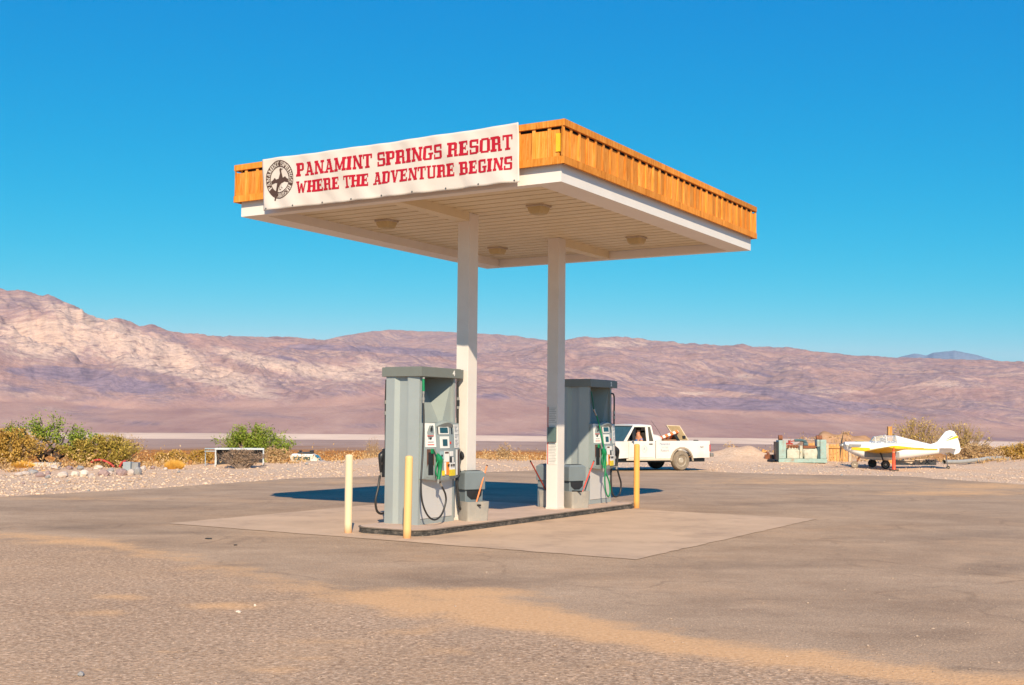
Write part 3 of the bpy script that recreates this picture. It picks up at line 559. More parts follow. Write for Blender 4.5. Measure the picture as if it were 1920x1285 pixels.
# bollards -------------------------------------------------------------
def bolmat(name, c, rust):
    m, n, b = newmat(name); v = tc(n, 'Object', (1, 1, .6)); f_ = noise(n, v, 9, 8, .75)
    col = mix(n, ramp(n, noise(n, v, 3, 4), [(.4, 0), (.7, .5)]), c, [x * .9 + .03 for x in c]); col = mix(n, ramp(n, f_, [(.63, 0), (.68, rust)]), col, (.28, .12, .04))
    sep = n.nodes.new('ShaderNodeSeparateXYZ'); t_ = n.nodes.new('ShaderNodeTexCoord'); n.links.new(t_.outputs['Object'], sep.inputs[0])
    col = mix(n, mr2(n, sep.outputs[2], .13, .02, .7), col, (.55, .22, .07)); n.links.new(col, b.inputs['Base Color']); b.inputs['Roughness'].default_value = .6; bump(n, b, f_, .3, .004); return m
def mr2(n, v, a, c, hi=1.0):
    q = n.nodes.new('ShaderNodeMapRange'); q.inputs[1].default_value = a; q.inputs[2].default_value = c; q.inputs[4].default_value = hi; n.links.new(v, q.inputs[0]); return q.outputs[0]
for (u, v, h, lbl, c, ru) in ((.16, 3.44, 1.09, 'pale cream bollard at the left corner of the fuel island', (.80, .60, .38), .1), (.06, 2.35, 1.10, 'chipped yellow bollard in front of the near fuel dispenser', (.80, .49, .19), .8), (7.02, 2.28, 1.17, 'orange yellow bollard at the far right end of the fuel island', (.78, .38, .085), .5)):
    r = .054; q = MB(); q.lathe([(r, 0), (r, h - .03), (r * .93, h - .012), (r * .6, h), (.005, h + .003)], 24)
    o = q.build('bollard', bolmat('bollard_paint', c, ru), None, True, 50); o.location = S(u, v, .0); o.rotation_euler = (radians(random.uniform(-.6, .6)), radians(random.uniform(-.6, .6)), 0); tag(o, lbl, 'bollard', 'bollards around the fuel island')

# ------------------------------------------------------------------ fuel dispensers
M_SIDE = mat('grey_sheet_metal', (.345, .375, .37), .38, .15, .04, 2, (.28, .25, .22), .25, spec=.5)
M_DOOR = mat('pale_door_metal', (.60, .57, .55), .4, .1, .03, 2, (.4, .34, .3), .2)
M_CAP = mat('cap_grey', (.18, .19, .17), .5, .1, .04)
M_MOD = mat('grey_plastic_face', (.27, .31, .31), .45, 0, .05)
M_RUB = mat('black_hose', (.028, .024, .022), .45, 0, .2, 20)
M_BLK = mat('black_plastic', (.018, .018, .02), .4, 0, .1)
M_GRN = mat('green_rubber', (.004, .21, .075), .4, 0, .1)
M_STL = mat('worn_steel', (.42, .38, .34), .35, .6, .1)
M_GLS = mat('dark_screen', (.025, .075, .09), .08, 0, .05)
M_WPL = mat('white_plate', (.78, .75, .71), .4, 0, .02)
M_INK = mat('black_ink', (.02, .02, .02), .6); M_RINK = mat('red_ink', (.6, .04, .02), .6); M_ORG = mat('orange_label', (.75, .25, .03), .5)
M_YLB = mat('yellow_label', (.75, .56, .02), .4); M_BRW = mat('boot_brown', (.11, .055, .04), .6, 0, .3, 12)
M_LGR = mat('grey_ink', (.35, .35, .36), .6)
def smooth_path(P, n=10):
    P = [Vector(p) for p in P]; out = []
    for i in range(len(P) - 1):
        a = P[max(i - 1, 0)]; b_ = P[i]; c = P[i + 1]; d = P[min(i + 2, len(P) - 1)]
        for j in range(n):
            t = j / n; out.append(.5 * ((2 * b_) + (c - a) * t + (2 * a - 5 * b_ + 4 * c - d) * t * t + (3 * b_ - a - 3 * c + d) * t ** 3))
    out.append(P[-1]); return out
def nozzle(par, M, body):
    """pump nozzle hanging in its boot, local: spout enters at origin and points to -x/+z; hose joins at the bottom"""
    q = MB(); q.tube(smooth_path([(-.075, .02, .13), (-.055, .015, .10), (-.02, 0, .05), (.02, 0, .01)], 4), [.011] * 13, 10, k=1, M=M)
    q.tube(smooth_path([(-.03, .004, .07), (.01, 0, .03), (.045, 0, -.02), (.062, 0, -.09), (.058, 0, -.17), (.05, 0, -.25)], 4), [.018, .02, .026, .033, .04, .045, .047, .045, .042, .038, .033, .029, .026, .024, .023, .023, .022, .022, .021, .021, .021], 12, k=0, M=M)
    q.tube(smooth_path([(.02, 0, .005), (-.02, -.0, -.05), (-.03, 0, -.13), (.0, 0, -.2), (.05, 0, -.22)], 4), .009, 8, k=0, M=M)
    q.tube([(.05, 0, -.25), (.05, 0, -.30)], [.019, .016], 10, k=1, M=M)
    return q.build('nozzle', [body, M_STL], par, True, 50)
def hose(par, P, m, r=.0135, name='hose', fit=None):
    q = MB(); q.tube(smooth_path(P), r, 10, k=0)
    mats = [m]
    if fit:
        mats = [m, M_STL]; 
        for a, b_ in fit: q.tube([a, b_], r * 1.45, 10, k=1)
    return q.build(name, mats, par, True, 50)
def dispenser(u, v, num, label, green_hose):
    d = thing('fuel_dispenser', label, 'fuel pump', S(u, v, IZ), TH, 'fuel dispensers on the concrete island')
    W, D, Hh = .95, .58, 2.235; z0 = IZ; Z = lambda z: z - z0          # measured heights are above the ground
    # body: folded end panels with two angled flutes
    def flute(sg, x):
        pr = [(0.0, D), (0.0, .43), (.045, .365), (.045, .205), (-.004, .195), (-.004, .17), (.02, .0)]
        return [(x + sg * a, b_) for a, b_ in pr]
    L_ = flute(1, 0); R_ = flute(-1, W)[::-1]
    q = MB(); core = lambda yf: L_ + [(.05, 0), (.05, yf), (W - .05, yf), (W - .05, 0)] + R_ + [(W - .05, D), (W - .05, D - .06), (.05, D - .06), (.05, D)]
    q.prism(core(.12), 0, Z(1.47)); q.prism(core(.49), Z(1.4702), Hh - .1)
    q.build('cabinet', M_SIDE, d)
    # front pillars and sill
    q = MB(); q.box(.051, .075, -.004, .11, .0, Hh - .12); q.box(W - .075, W - .051, -.004, .11, 0, Hh - .12); q.box(.076, W - .076, .0, .11, 0, .075)
    q.build('front_frame', M_SIDE, d)
    for yy, s in ((0, 1), (D, -1)):
        q = MB(); a, b_ = (yy - .003, yy + .05) if s == 1 else (yy - .05, yy + .003); q.box(.078, W - .078, a, b_, .08, Z(.90), bev=.004); q.build('door', M_DOOR, d)
    # valance recess: angled back wall above the display head, upper light box
    q = MB(); zt = Hh - .1; za = Z(1.471)
    q.add([(.052, .07, za), (.66, .07, za), (.66, .45, zt), (.052, .45, zt)], [(0, 1, 2, 3)]); q.add([(.66, .07, za), (W - .052, .04, za), (W - .052, .04, zt), (.66, .45, zt)], [(0, 1, 2, 3)])
    q.build('recess_panel', mat('matte_recess_paint', (.27, .30, .29), .9, 0, .05, 2, spec=.05), d)
    # head cap, overhanging
    q = MB(); q.box(-.03, W + .10, -.062, D + .062, Hh - .128, Hh + .005, bev=.006); cp = q.build('head_cap', M_CAP, d)
    MB().box(.0, W + .07, -.03, D + .03, Hh + .006, Hh + .014).build('cap_lid', M_CAP, cp)
    text(num, .105, M_WPL, cp, FY(.79, -.064, Hh - .062), 'number', .004)
    # display head: bowed front
    def bow(x, base=.085, amt=.075): return -(base + amt * max(0, 1 - ((x - .49) / .44) ** 2))
    xs = [.04 + .9 * i / 14 for i in range(15)]
    rings = []
    for z, f in ((Z(.745), .80), (Z(.775), 1.0), (Z(1.15), .93), (Z(1.40), .80), (Z(1.50), .72), (Z(1.535), .66)):
        fr = [(x, bow(x) * f, z - (.035 * (1 - ((x - .49) / .45) ** 2) if z < Z(.76) else 0) + (.035 * max(0, 1 - ((x - .5) / .22) ** 2) if z > Z(1.52) else 0)) for x in xs]
        rings.append(fr + [(.94, .05, z), (.04, .05, z)])
    q = MB(); q.loft(rings); hd = q.build('display_head', M_MOD, d, True, 40)
    y_at = lambda x, f=.95: bow(x) * f - .004
    def plate(x0, x1, za, zb, m, off=.0, name='plate', t=.006, par=hd, f=None):
        f = f if f else np.interp((za + zb) / 2, [.775, 1.15, 1.4, 1.5], [1.0, .93, .80, .72]); ya = bow(x0) * f; yb = bow(x1) * f
        A_ = (x0, ya - off, Z(za)); B_ = (x1, yb - off, Z(za)); q = MB()
        fa = np.interp(za, [.745, .775, 1.15, 1.4, 1.5, 1.535], [.8, 1.0, .93, .80, .72, .66]); fb = np.interp(zb, [.745, .775, 1.15, 1.4, 1.5, 1.535], [.8, 1.0, .93, .80, .72, .66]); o_ = off + .004
        bl, br, tr, tl = (x0, bow(x0) * fa - o_, Z(za)), (x1, bow(x1) * fa - o_, Z(za)), (x1, bow(x1) * fb - o_, Z(zb)), (x0, bow(x0) * fb - o_, Z(zb))
        ft = [bl, br, tr, tl]; bk = [(p[0], p[1] + t + .02, p[2]) for p in ft]
        q.add(ft + bk, [(0, 1, 2, 3), (7, 6, 5, 4), (0, 4, 5, 1), (1, 5, 6, 2), (2, 6, 7, 3), (3, 7, 4, 0)])
        return q.build(name, m, par)
    s1 = plate(.065, .262, 1.195, 1.535, M_WPL, .003, 'price_sign')
    text(num, .12, M_INK, s1, FY(.163, bow(.163) * .86 - .016, Z(1.455)), 'number', .003)
    for z, w_, m_ in ((1.545, .07, M_RINK), (1.35, .12, M_RINK), (1.31, .03, M_INK), (1.265, .10, M_LGR), (1.225, .12, M_RINK)):
        if z < 1.53: plate(.163 - w_ / 2, .163 + w_ / 2, z, z + .010 + (.012 if m_ == M_INK else 0), m_, .006, 'print', par=s1)
    hood = MB(); hr = []
    for a in range(9):
        x = .29 + .42 * a / 8; hr.append([(x, bow(x) * .76 - .001, Z(1.475) + .0), (x, bow(x) * .76 - .045 * sin(pi * (a + .6) / 9.2) - .005, Z(1.49) + .055 * sin(pi * (a + .3) / 8.6)), (x, bow(x) * .66 + .03, Z(1.53) + .05 * sin(pi * (a + .3) / 8.6))])
    hood.loft(hr); hood.build('hood', M_MOD, hd, True, 40)
    plate(.31, .69, 1.375, 1.492, M_BLK, .000, 'screen_recess')
    f1 = plate(.33, .57, 1.375, 1.487, M_WPL, .008, 'screen_frame'); plate(.355, .545, 1.395, 1.475, M_GLS, .010, 'screen', par=f1)
    f2 = plate(.355, .575, 1.175, 1.345, M_WPL, .004, 'keypad_frame'); plate(.41, .52, 1.21, 1.305, M_GLS, .008, 'screen', par=f2)
    plate(.60, .628, 1.235, 1.27, M_RINK, .004, 'button')
    plate(.34, .43, 1.02, 1.13, mat('blue_grey_pad', (.33, .45, .47), .4), .004, 'keypad'); plate(.365, .395, 1.055, 1.085, M_BLK, .007, 'button')
    rc = plate(.435, .555, .98, 1.135, M_WPL, .004, 'receipt_slot'); plate(.45, .54, 1.10, 1.125, M_BRW, .008, 'slot', par=rc)
    plate(.585, .68, 1.06, 1.13, M_WPL, .004, 'card_plate'); plate(.59, .64, .965, 1.045, M_BLK, .004, 'card_slot'); plate(.645, .69, .965, 1.045, M_WPL, .004, 'card_plate')
    plate(.44, .475, .80, .975, M_WPL, .004, 'grade_label'); plate(.48, .555, .79, .975, M_ORG, .005, 'grade_label'); gl_ = plate(.56, .735, .80, .965, M_WPL, .004, 'grade_label')
    for i, x in enumerate((.495, .58, .645)): 
        text(('87', '91', '89')[i], .045, M_INK, gl_ if i else hd, FY(x + .03, bow(x + .03) * .98 - .018, Z(.925)), 'number', .002)
    plate(.385, .435, .785, .855, M_YLB, .008, 'grade_button')
    for x in (.56, .62, .68): plate(x, x + .055, .775, .865, M_YLB, .010, 'grade_button')
    s2 = plate(.745, .905, 1.175, 1.515, M_WPL, .003, 'instruction_sign')
    for i in range(15):
        z = 1.495 - i * .021
        if i in (5, 9): continue
        plate(.76, .885 - .03 * (i % 3), z, z + .006, M_LGR, .006, 'print', par=s2)
    plate(.09, .225, .77, 1.165, M_BRW, -.001, 'nozzle_boot'); plate(.115, .20, .80, 1.12, M_BLK, .003, 'boot_opening')
    plate(.79, .845, .78, 1.15, M_WPL, .001, 'trim'); plate(.855, .92, .77, 1.15, M_BRW, .001, 'nozzle_boot')
    # front nozzle and hose
    nozzle(d, Matrix.Translation((.235, -.185, Z(1.02))) @ Matrix.Rotation(radians(8), 4, 'Y') @ Matrix.Scale(1.12, 4), M_GRN)
    g_ = MB(); g_.box(.16, .26, -.13, -.075, Z(1.10), Z(1.17), bev=.01); g_.build('nozzle_tag', M_GRN, hd)
    nb = (.283, -.185, Z(.70))
    if green_hose:
        MB().tube(smooth_path([(.05, -.03, Z(2.12)), (.08, -.05, Z(1.95)), (.10, -.06, Z(1.79))]), .0125, 10).build('hose', mat('dark_green_hose', (.006, .10, .06), .4), d, True)
        hose(d, [(.15, -.09, Z(1.69)), (.19, -.13, Z(1.50)), (.26, -.19, Z(1.10)), (.27, -.22, Z(.85)), (.215, -.23, Z(.55)), (.255, -.23, Z(.33)), (.36, -.23, Z(.225)), (.435, -.225, Z(.33)), (.42, -.21, Z(.5)), (.34, -.19, Z(.64)), (.29, -.185, Z(.70))], M_GRN, .0135)
        q = MB(); q.tube([(.10, -.06, Z(1.80)), (.15, -.09, Z(1.68))], .014, 10); q.tube([(.100, -.06, Z(1.80)), (.118, -.07, Z(1.755))], .022, 10); q.tube([(.135, -.08, Z(1.72)), (.145, -.087, Z(1.70))], .022, 10); q.build('breakaway', M_STL, d, True, 50)
    else:
        MB().tube([(.045, -.045, Z(2.165)), (.045, -.05, Z(1.99))], [.017, .02], 10).build('swivel_sleeve', M_GRN, d, True, 60)
        q = MB()
        for a, b_, r in ((1.99, 1.95, .018), (1.95, 1.90, .014), (1.90, 1.86, .022), (1.86, 1.82, .018)): q.tube([(.045, -.05, Z(a)), (.045, -.05, Z(b_))], r, 10)
        q.build('breakaway', M_STL, d, True, 50); MB().tube([(.045, -.05, Z(2.19)), (.045, -.05, Z(2.165))], .02, 10).build('swivel', M_STL, d, True, 50)
        hose(d, [(.045, -.05, Z(1.82)), (.03, -.075, Z(1.55)), (-.05, -.12, Z(1.1)), (-.135, -.16, Z(.72)), (-.13, -.18, Z(.45)), (-.03, -.2, Z(.255)), (.13, -.21, Z(.175)), (.30, -.21, Z(.23)), (.415, -.205, Z(.40)), (.41, -.2, Z(.52)), (.345, -.19, Z(.62)), (.29, -.185, Z(.70))], M_RUB, .0135, fit=[((.333, -.19, Z(.64)), (.30, -.186, Z(.685)))])
    # right end nozzle
    nozzle(d, Matrix.Translation((W + .135, -.02, Z(1.03))) @ Matrix.Rotation(radians(6), 4, 'Y') @ Matrix.Scale(1.12, 4), M_BLK)
    MB().box(W - .018, W + .09, -.03, .09, Z(.75), Z(1.16), bev=.01).build('nozzle_boot', M_BLK, d)
    if green_hose:
        hose(d, [(W - .05, -.02, Z(2.10)), (W, -.03, Z(2.085)), (W + .03, -.03, Z(2.0)), (W + .03, -.03, Z(1.75)), (W + .02, -.03, Z(1.4)), (W + .0, -.02, Z(1.14))], M_RUB, .0145, fit=[((W + .03, -.03, Z(1.78)), (W + .03, -.03, Z(1.72))), ((W + .03, -.03, Z(1.68)), (W + .03, -.03, Z(1.63)))])
        hose(d, [(W + .19, -.02, Z(.69)), (W + .22, -.04, Z(.58)), (W + .29, -.05, Z(.42)), (W + .25, -.05, Z(.25)), (W + .10, -.05, Z(.185)), (W - .06, -.05, Z(.24)), (W - .10, -.04, Z(.45)), (W - .05, -.02, Z(.8))], M_RUB, .0165)
    else:
        hose(d, [(W + .01, -.02, Z(2.16)), (W + .015, -.025, Z(1.7)), (W + .01, -.03, Z(1.4)), (W + .005, -.03, Z(1.13))], M_RUB, .0145, fit=[((W + .012, -.025, Z(1.92)), (W + .012, -.025, Z(1.88))), ((W + .012, -.025, Z(1.79)), (W + .012, -.025, Z(1.75)))])
        q = MB(); q.tube([(W + .012, -.025, Z(1.88)), (W + .012, -.025, Z(1.79))], .026, 10); q.build('breakaway', M_BLK, d, True, 50)
        hose(d, [(W + .195, -.02, Z(.69)), (W + .18, -.04, Z(.5)), (W + .13, -.05, Z(.33)), (W + .05, -.06, Z(.27)), (W + .02, -.06, Z(.36)), (W + .0, -.04, Z(.6)), (W + .0, -.02, Z(.78))], M_RUB, .019)
    # rear left hose and nozzle
    if not green_hose:
        hose(d, [(.05, D + .04, Z(2.16)), (.055, D + .05, Z(1.85)), (.07, D + .05, Z(1.3)), (.07, D + .05, Z(1.1))], M_RUB, .0145, fit=[((.054, D + .05, Z(1.86)), (.056, D + .05, Z(1.81))), ((.058, D + .05, Z(1.70)), (.058, D + .05, Z(1.65)))])
        nozzle(d, Matrix.Translation((.03, D + .07, Z(1.06))) @ Matrix.Rotation(pi, 4, 'Z') @ Matrix.Rotation(radians(4), 4, 'Y') @ Matrix.Scale(.95, 4), M_BLK)
        MB().box(.0, .10, D + .004, D + .06, Z(.75), Z(1.16), bev=.01).build('nozzle_boot', M_BLK, d)
        hose(d, [(-.025, D + .07, Z(.775)), (-.04, D + .07, Z(.70)), (-.075, D + .06, Z(.60)), (-.13, D + .06, Z(.42)), (-.09, D + .06, Z(.27)), (.03, D + .06, Z(.225)), (.12, D + .06, Z(.29)), (.16, D + .05, Z(.6)), (.10, D + .05, Z(.9))], M_RUB, .017)
    return d
dispenser(.87, 2.78, '4', 'grey fuel dispenser numbered 4 with a black front hose, beside the cream bollard', False)
dispenser(6.05, 2.78, '2', 'grey fuel dispenser numbered 2 with a green hose, half in the canopy shade', True)

# ------------------------------------------------------------------ windshield service bins and squeegees
M_BIN = mat('bin_grey_plastic', (.165, .195, .21), .5, 0, .06, 4); M_BUC = mat('bucket_grey', (.33, .30, .265), .55, 0, .12, 5, (.5, .42, .33), .6)
def service_bin(u, v, label, rz=0):
    d = thing('service_bin', label, 'service bin', S(u, v, IZ), TH + rz, 'windshield service bins on the island')
    w_, dp = .36, .26; x0, x1, y0, y1 = 0, w_, 0, dp
    q = MB(); q.box(.03, x1 - .02, .06, y1, 0, .50, bev=.012); q.box(.03, x1 - .02, .06, .10, .50, .56, bev=.01); q.build('post', M_BIN, d)
    # head with hollow opening
    q = MB(); q.box(0, x1, .03, .045, .46, .70, bev=.005); q.box(0, x1, y1 + .0, y1 + .015, .46, .70, bev=.005); q.box(0, .015, .046, y1 - .001, .46, .70, bev=.005); q.box(x1 - .015, x1, .046, y1 - .001, .46, .70, bev=.005); q.box(.0155, x1 - .0155, .0455, y1 - .0005, .47, .66)
    q.prism([(0, .03), (x1, .03), (x1, y1 + .015), (0, y1 + .015)], .70, .735, top=[(.05, .06), (x1 - .05, .06), (x1 - .05, y1 - .02), (.05, y1 - .02)])
    q.build('towel_box', M_BIN, d)
    MB().prism([(.06, .075), (x1 - .06, .075), (x1 - .06, y1 - .035), (.06, y1 - .035)], .7355, .742).build('lid_opening', M_BLK, d)
    q = MB(); P = [(.05, .45), (x1 - .04, .45), (x1 - .05, .37), (x1 - .12, .315), (.13, .315), (.06, .37)]
    q.add([(x, .052, z) for x, z in P] + [(x, .06, z) for x, z in P], [tuple(range(6)), tuple(range(6, 12))[::-1]] + [(i, (i + 1) % 6, 6 + (i + 1) % 6, 6 + i) for i in range(6)]); q.build('dispensing_mouth', M_BLK, d)
    q = MB(); a = [(x, y) for x, y in rrect(-.01, x1 + .02, -.08, y1 - .03, .04, 4)]; t_ = [(x * .97 + .006, y * .94 + .006) for x, y in a]; inn = [(p[0] * .86 + .025, p[1] * .84 + .015) for p in a]
    n = len(a)
    q.loft([[(p[0] * .93 + .012, p[1] * .9 + .01, .0) for p in a], [(p[0], p[1], .26) for p in a], [(p[0], p[1], .285) for p in a], [(p[0], p[1], .285) for p in inn], [(p[0], p[1], .2) for p in inn]]); q.build('bucket', M_BUC, d, True, 40)
    MB().prism(inn, .2005, .215).build('water', mat('dirty_water', (.05, .05, .045), .1), d)
    return d
service_bin(1.84, 2.60, 'grey windshield service bin between the near fuel dispenser and the left column', radians(-24))
service_bin(5.06, 2.60, 'grey windshield service bin standing closest in front of the far fuel dispenser', radians(-24))
service_bin(5.02, 2.98, 'grey windshield service bin mostly hidden behind the right column')
def squeegee(p0, p1, c, label):
    o = MB(); o.tube([p0, p1], .0125, 10, k=0); d = (Vector(p0) - Vector(p1)).normalized(); sdv = Vector((-.853, .522, 0)) * .09
    o.tube([Vector(p0) - sdv, Vector(p0) + sdv], .014, 8, k=1); o.tube([p1, Vector(p1) - d * .02], [.015, .012], 10, k=1)
    tag(o.build('squeegee', [c, M_BLK], None, True, 50), label, 'squeegee', 'squeegees standing in the service bins')
M_SQO = mat('orange_handle', (.75, .20, .05), .4); M_SQR = mat('red_handle', (.62, .07, .045), .4); M_SQD = mat('dark_red_handle', (.30, .035, .02), .5)
squeegee(S(1.955, 2.50, .33), S(2.25, 2.50, .895), M_SQO, 'orange handled squeegee leaning out of the bin beside the left column')
squeegee(S(5.34, 2.53, .33), S(5.79, 2.53, .87), M_SQR, 'red squeegee leaning right out of the bin before the far dispenser')
squeegee(S(5.12, 3.08, .33), S(4.57, 3.1, .89), M_SQD, 'dark red squeegee leaning left from behind the right column')
squeegee(S(5.12, 2.50, .385), S(5.38, 2.93, .34), M_SQR, 'short red squeegee lying across between two service bins')

# notice signs on the right column (face toward -u)
sg = thing('notice_sign', 'tall white safety notice with small print on the right canopy column', 'sign', S(4.7245, 2.68, .9), TH)
MB().box(-.006, 0, .0, .165, -.05, .30).build('plate', mat('notice_plate', (.70, .665, .62), .5), sg); MB().box(-.006, 0, .0, .165, .60, .92).build('plate', mat('notice_plate', (.70, .665, .62), .5), sg)
q = MB(); q.box(-.0065, -.0002, .166, .180, -.05, .92); q.build('edge_strip', M_RINK, sg)
q = MB()
for i in range(12): z = .275 - i * .026; q.box(-.008, -.0062, .012 + .02 * (i % 3 == 2), .155, z, z + .009)
q.build('small_print', mat('faded_print', (.42, .40, .37), .7), sg); q = MB()
for i in range(9): z = .895 - i * .03; q.box(-.008, -.0062, .012 + .025 * (i % 3 == 1), .155, z, z + .010)
q.build('small_print', mat('faded_print', (.42, .40, .37), .7), sg)
bx = MB().box(-.05, -.0005, .0, .155, .325, .575, bev=.006).build('call_box', mat('teal_plate', (.10, .15, .145), .45), None); bx.location = S(4.7245, 2.685, .9); bx.rotation_euler = (0, 0, TH); tag(bx, 'small dark teal box fixed to the right column between two notices', 'box')

# ------------------------------------------------------------------ pickup truck
M_TRK = mat('dusty_white_paint', (.76, .70, .64), .35, 0, .03, 1.5, (.55, .42, .30), .4)
M_TRL = mat('dusty_lower_paint', (.62, .50, .38), .7, 0, .1, 3)
M_GLT = mat('cab_glass', (.05, .10, .10), .05, 0, .02)
M_INT = mat('cab_interior', (.05, .045, .04), .8)
M_TYR = mat('dusty_tyre', (.24, .185, .135), .9, 0, .2, 9); M_TYB = mat('black_tyre', (.03, .028, .026), .85, 0, .2, 9); M_RIM = mat('dusty_rim', (.50, .42, .33), .5, .2, .15, 12)
M_CHR = mat('bumper_metal', (.30, .27, .24), .4, .5); M_TLR = mat('tail_light_red', (.55, .02, .015), .25)
M_FLR = mat('fender_flare', (.36, .28, .20), .7)
def wheel(par, x, y, r, wd, tyre=None, out=1, name='wheel'):
    Mx = Matrix.Translation((x, y, r)) @ Matrix.Rotation(-out * pi / 2, 4, 'X')
    t = MB(); t.lathe([(r * .6, -wd / 2), (r * .9, -wd / 2), (r * .98, -wd * .36), (r, -wd * .2), (r, wd * .2), (r * .98, wd * .36), (r * .9, wd / 2), (r * .62, wd / 2), (r * .6, wd * .3)], 28, M=Mx)
    w_ = t.build(name, tyre or M_TYR, par, True, 40)
    q = MB(); q.lathe([(.02, -wd * .3), (r * .6, -wd * .3), (r * .62, wd * .4), (r * .56, wd * .42), (r * .5, wd * .22), (r * .3, wd * .28), (r * .22, wd * .42), (.01, wd * .43)], 24, M=Mx)
    for i in range(8): a = 2 * pi * i / 8; q.tube([Mx @ Vector((cos(a) * r * .4, sin(a) * r * .4, wd * .2)), Mx @ Vector((cos(a) * r * .4, sin(a) * r * .4, wd * .28))], r * .055, 8, k=1)
    q.build('rim', [M_RIM, M_BLK], w_, True, 40); return w_
# local: +x forward, +y right; the near (left-hand... seen) side is at +y
TRZ = gzf(5.3, 39.6) * 0 - .0
hd_t = radians(180 + 27.5)   # heading
tk = thing('pickup_truck', 'white dusty pickup truck with its driver inside and an open lid over the bed', 'truck', (6.17, 39.5, TRZ), hd_t)
# seen side is local +y?  heading (-.887,-.462); left of heading = (.462,-.887) (toward the camera) = +y
TW = 1.56; hw = TW / 2; WR = .325
def side_poly(P, y0, y1): return P
def extr(P, y0, y1, mat_, name, par=None, k=None):
    q = MB(); n = len(P); q.add([(x, y0, z) for x, z in P] + [(x, y1, z) for x, z in P], [tuple(range(n)), tuple(range(n, 2 * n))[::-1]] + [(i, (i + 1) % n, n + (i + 1) % n, n + i) for i in range(n)]); return q.build(name, mat_, par or tk)
def arch(cx, r, zb, n=9): return [(cx + r * cos(a), max(zb, WR * .95 + r * sin(a))) for a in [pi * (1 - i / (n - 1)) for i in range(n)]]
rx, fx = .98, 3.62   # axle positions
# bed: side panels with wheel arch, floor, tailgate, front wall
bedP = [(.0, .96), (.0, .42)] + [(rx - .40 + 0, .40)] + arch(rx, .40, .40)[1:-1] + [(rx + .40, .40), (1.96, .40), (1.96, .96)]
bd = extr(bedP, hw - .05, hw, M_TRK, 'bed_side'); extr(bedP, -hw, -hw + .05, M_TRK, 'bed_side')
MB().box(.0, .05, -hw + .052, hw - .052, .42, .955, bev=.01).build('tailgate', M_TRK, tk)
MB().box(.052, 1.96, -hw + .052, hw - .052, .50, .56).build('bed_floor', M_INT, tk); MB().box(1.92, 1.958, -hw + .052, hw - .052, .562, .955).build('bed_front_wall', M_TRK, tk)
q = MB(); 
for i in range(9):
    a0 = pi * (1 - i / 9); a1 = pi * (1 - (i + 1) / 9); f = lambda a, r: (rx + r * cos(a), WR * .95 + r * sin(a))
    p = [f(a0, .40), f(a1, .40), f(a1, .455), f(a0, .455)]; q.add([(x, hw + .0, z) for x, z in p] + [(x, hw + .035, z) for x, z in p], [(0, 1, 2, 3), (7, 6, 5, 4), (0, 4, 5, 1), (2, 6, 7, 3), (1, 5, 6, 2), (3, 7, 4, 0)])
q.build('fender_flare', M_FLR, tk)
MB().box(.1, 4.3, -hw + .12, hw - .12, .28, .40).build('chassis', M_BLK, tk)
# cab (lower body + hood) as a loft of cross sections
def sect(x, zb, zt, yw, ch=.05): return [(x, yw, zb), (x, yw, zt - ch), (x, yw - ch, zt), (x, -yw + ch, zt), (x, -yw, zt - ch), (x, -yw, zb)]
q = MB(); q.loft([sect(1.99, .36, .93, hw - .005, .02), sect(2.0, .36, .945, hw, .02), sect(3.10, .36, .945, hw, .03)]); q.build('cab_body', M_TRK, tk)
hoodP = [(3.11, .945), (3.11, .42), (fx - .38, .40)] + arch(fx, .38, .40)[1:-1] + [(fx + .38, .40), (4.42, .42), (4.45, .60), (4.42, .86), (4.2, .90)]
extr(hoodP, -hw, hw, M_TRK, 'front_body')
MB().box(4.46, 4.56, -hw + .02, hw - .02, .42, .54, bev=.02).build('front_bumper', M_CHR, tk)
# greenhouse: pillars, roof, glass
zr = 1.475; zb = .946
roofx = (2.10, 2.72)
q = MB(); q.loft([[(x, y, z) for y, z in ((-hw + .13, zr - .045), (-hw + .17, zr - .01), (0, zr + .012), (hw - .17, zr - .01), (hw - .13, zr - .045))] for x in (2.06, 2.10, 2.4, 2.72, 2.80)]); rf = q.build('roof', M_TRK, tk, True, 50)
for sgn in (1, -1):
    yb, yt = sgn * (hw - .02), sgn * (hw - .14)
    def bar(x0, x1, x2, x3, nm):  # base x0..x1 top x2..x3
        q = MB(); t = -sgn * .035; q.add([(x0, yb, zb), (x1, yb, zb), (x3, yt, zr - .03), (x2, yt, zr - .03), (x0, yb + t, zb), (x1, yb + t, zb), (x3, yt + t, zr - .03), (x2, yt + t, zr - .03)], [(0, 1, 2, 3), (7, 6, 5, 4), (0, 4, 5, 1), (1, 5, 6, 2), (2, 6, 7, 3), (3, 7, 4, 0)]); q.build(nm, M_TRK, tk)
    bar(1.99, 2.04, 2.05, 2.10, 'rear_pillar'); bar(2.20, 2.29, 2.18, 2.27, 'door_pillar'); bar(3.16, 3.24, 2.72, 2.79, 'front_pillar')
    q = MB(); q.add([(2.041, yb * .985, zb), (2.199, yb * .985, zb), (2.179, yt * .985, zr - .04), (2.10, yt * .985, zr - .04)], [(0, 1, 2, 3)]); q.build('quarter_glass', mat('dull_glass', (.10, .085, .06), .2), tk)
    q = MB(); q.box(2.08, 2.78, yt - .02 * sgn, yt + .015 * sgn, zr - .075, zr - .0295); q.build('roof_rail', M_TRK, tk)
q = MB(); q.add([(3.2, -hw + .06, zb), (3.2, hw - .06, zb), (2.76, hw - .17, zr - .045), (2.76, -hw + .17, zr - .045)], [(0, 1, 2, 3)]); q.build('windshield', mat('windshield_glass', (.05, .10, .095), .12), tk)
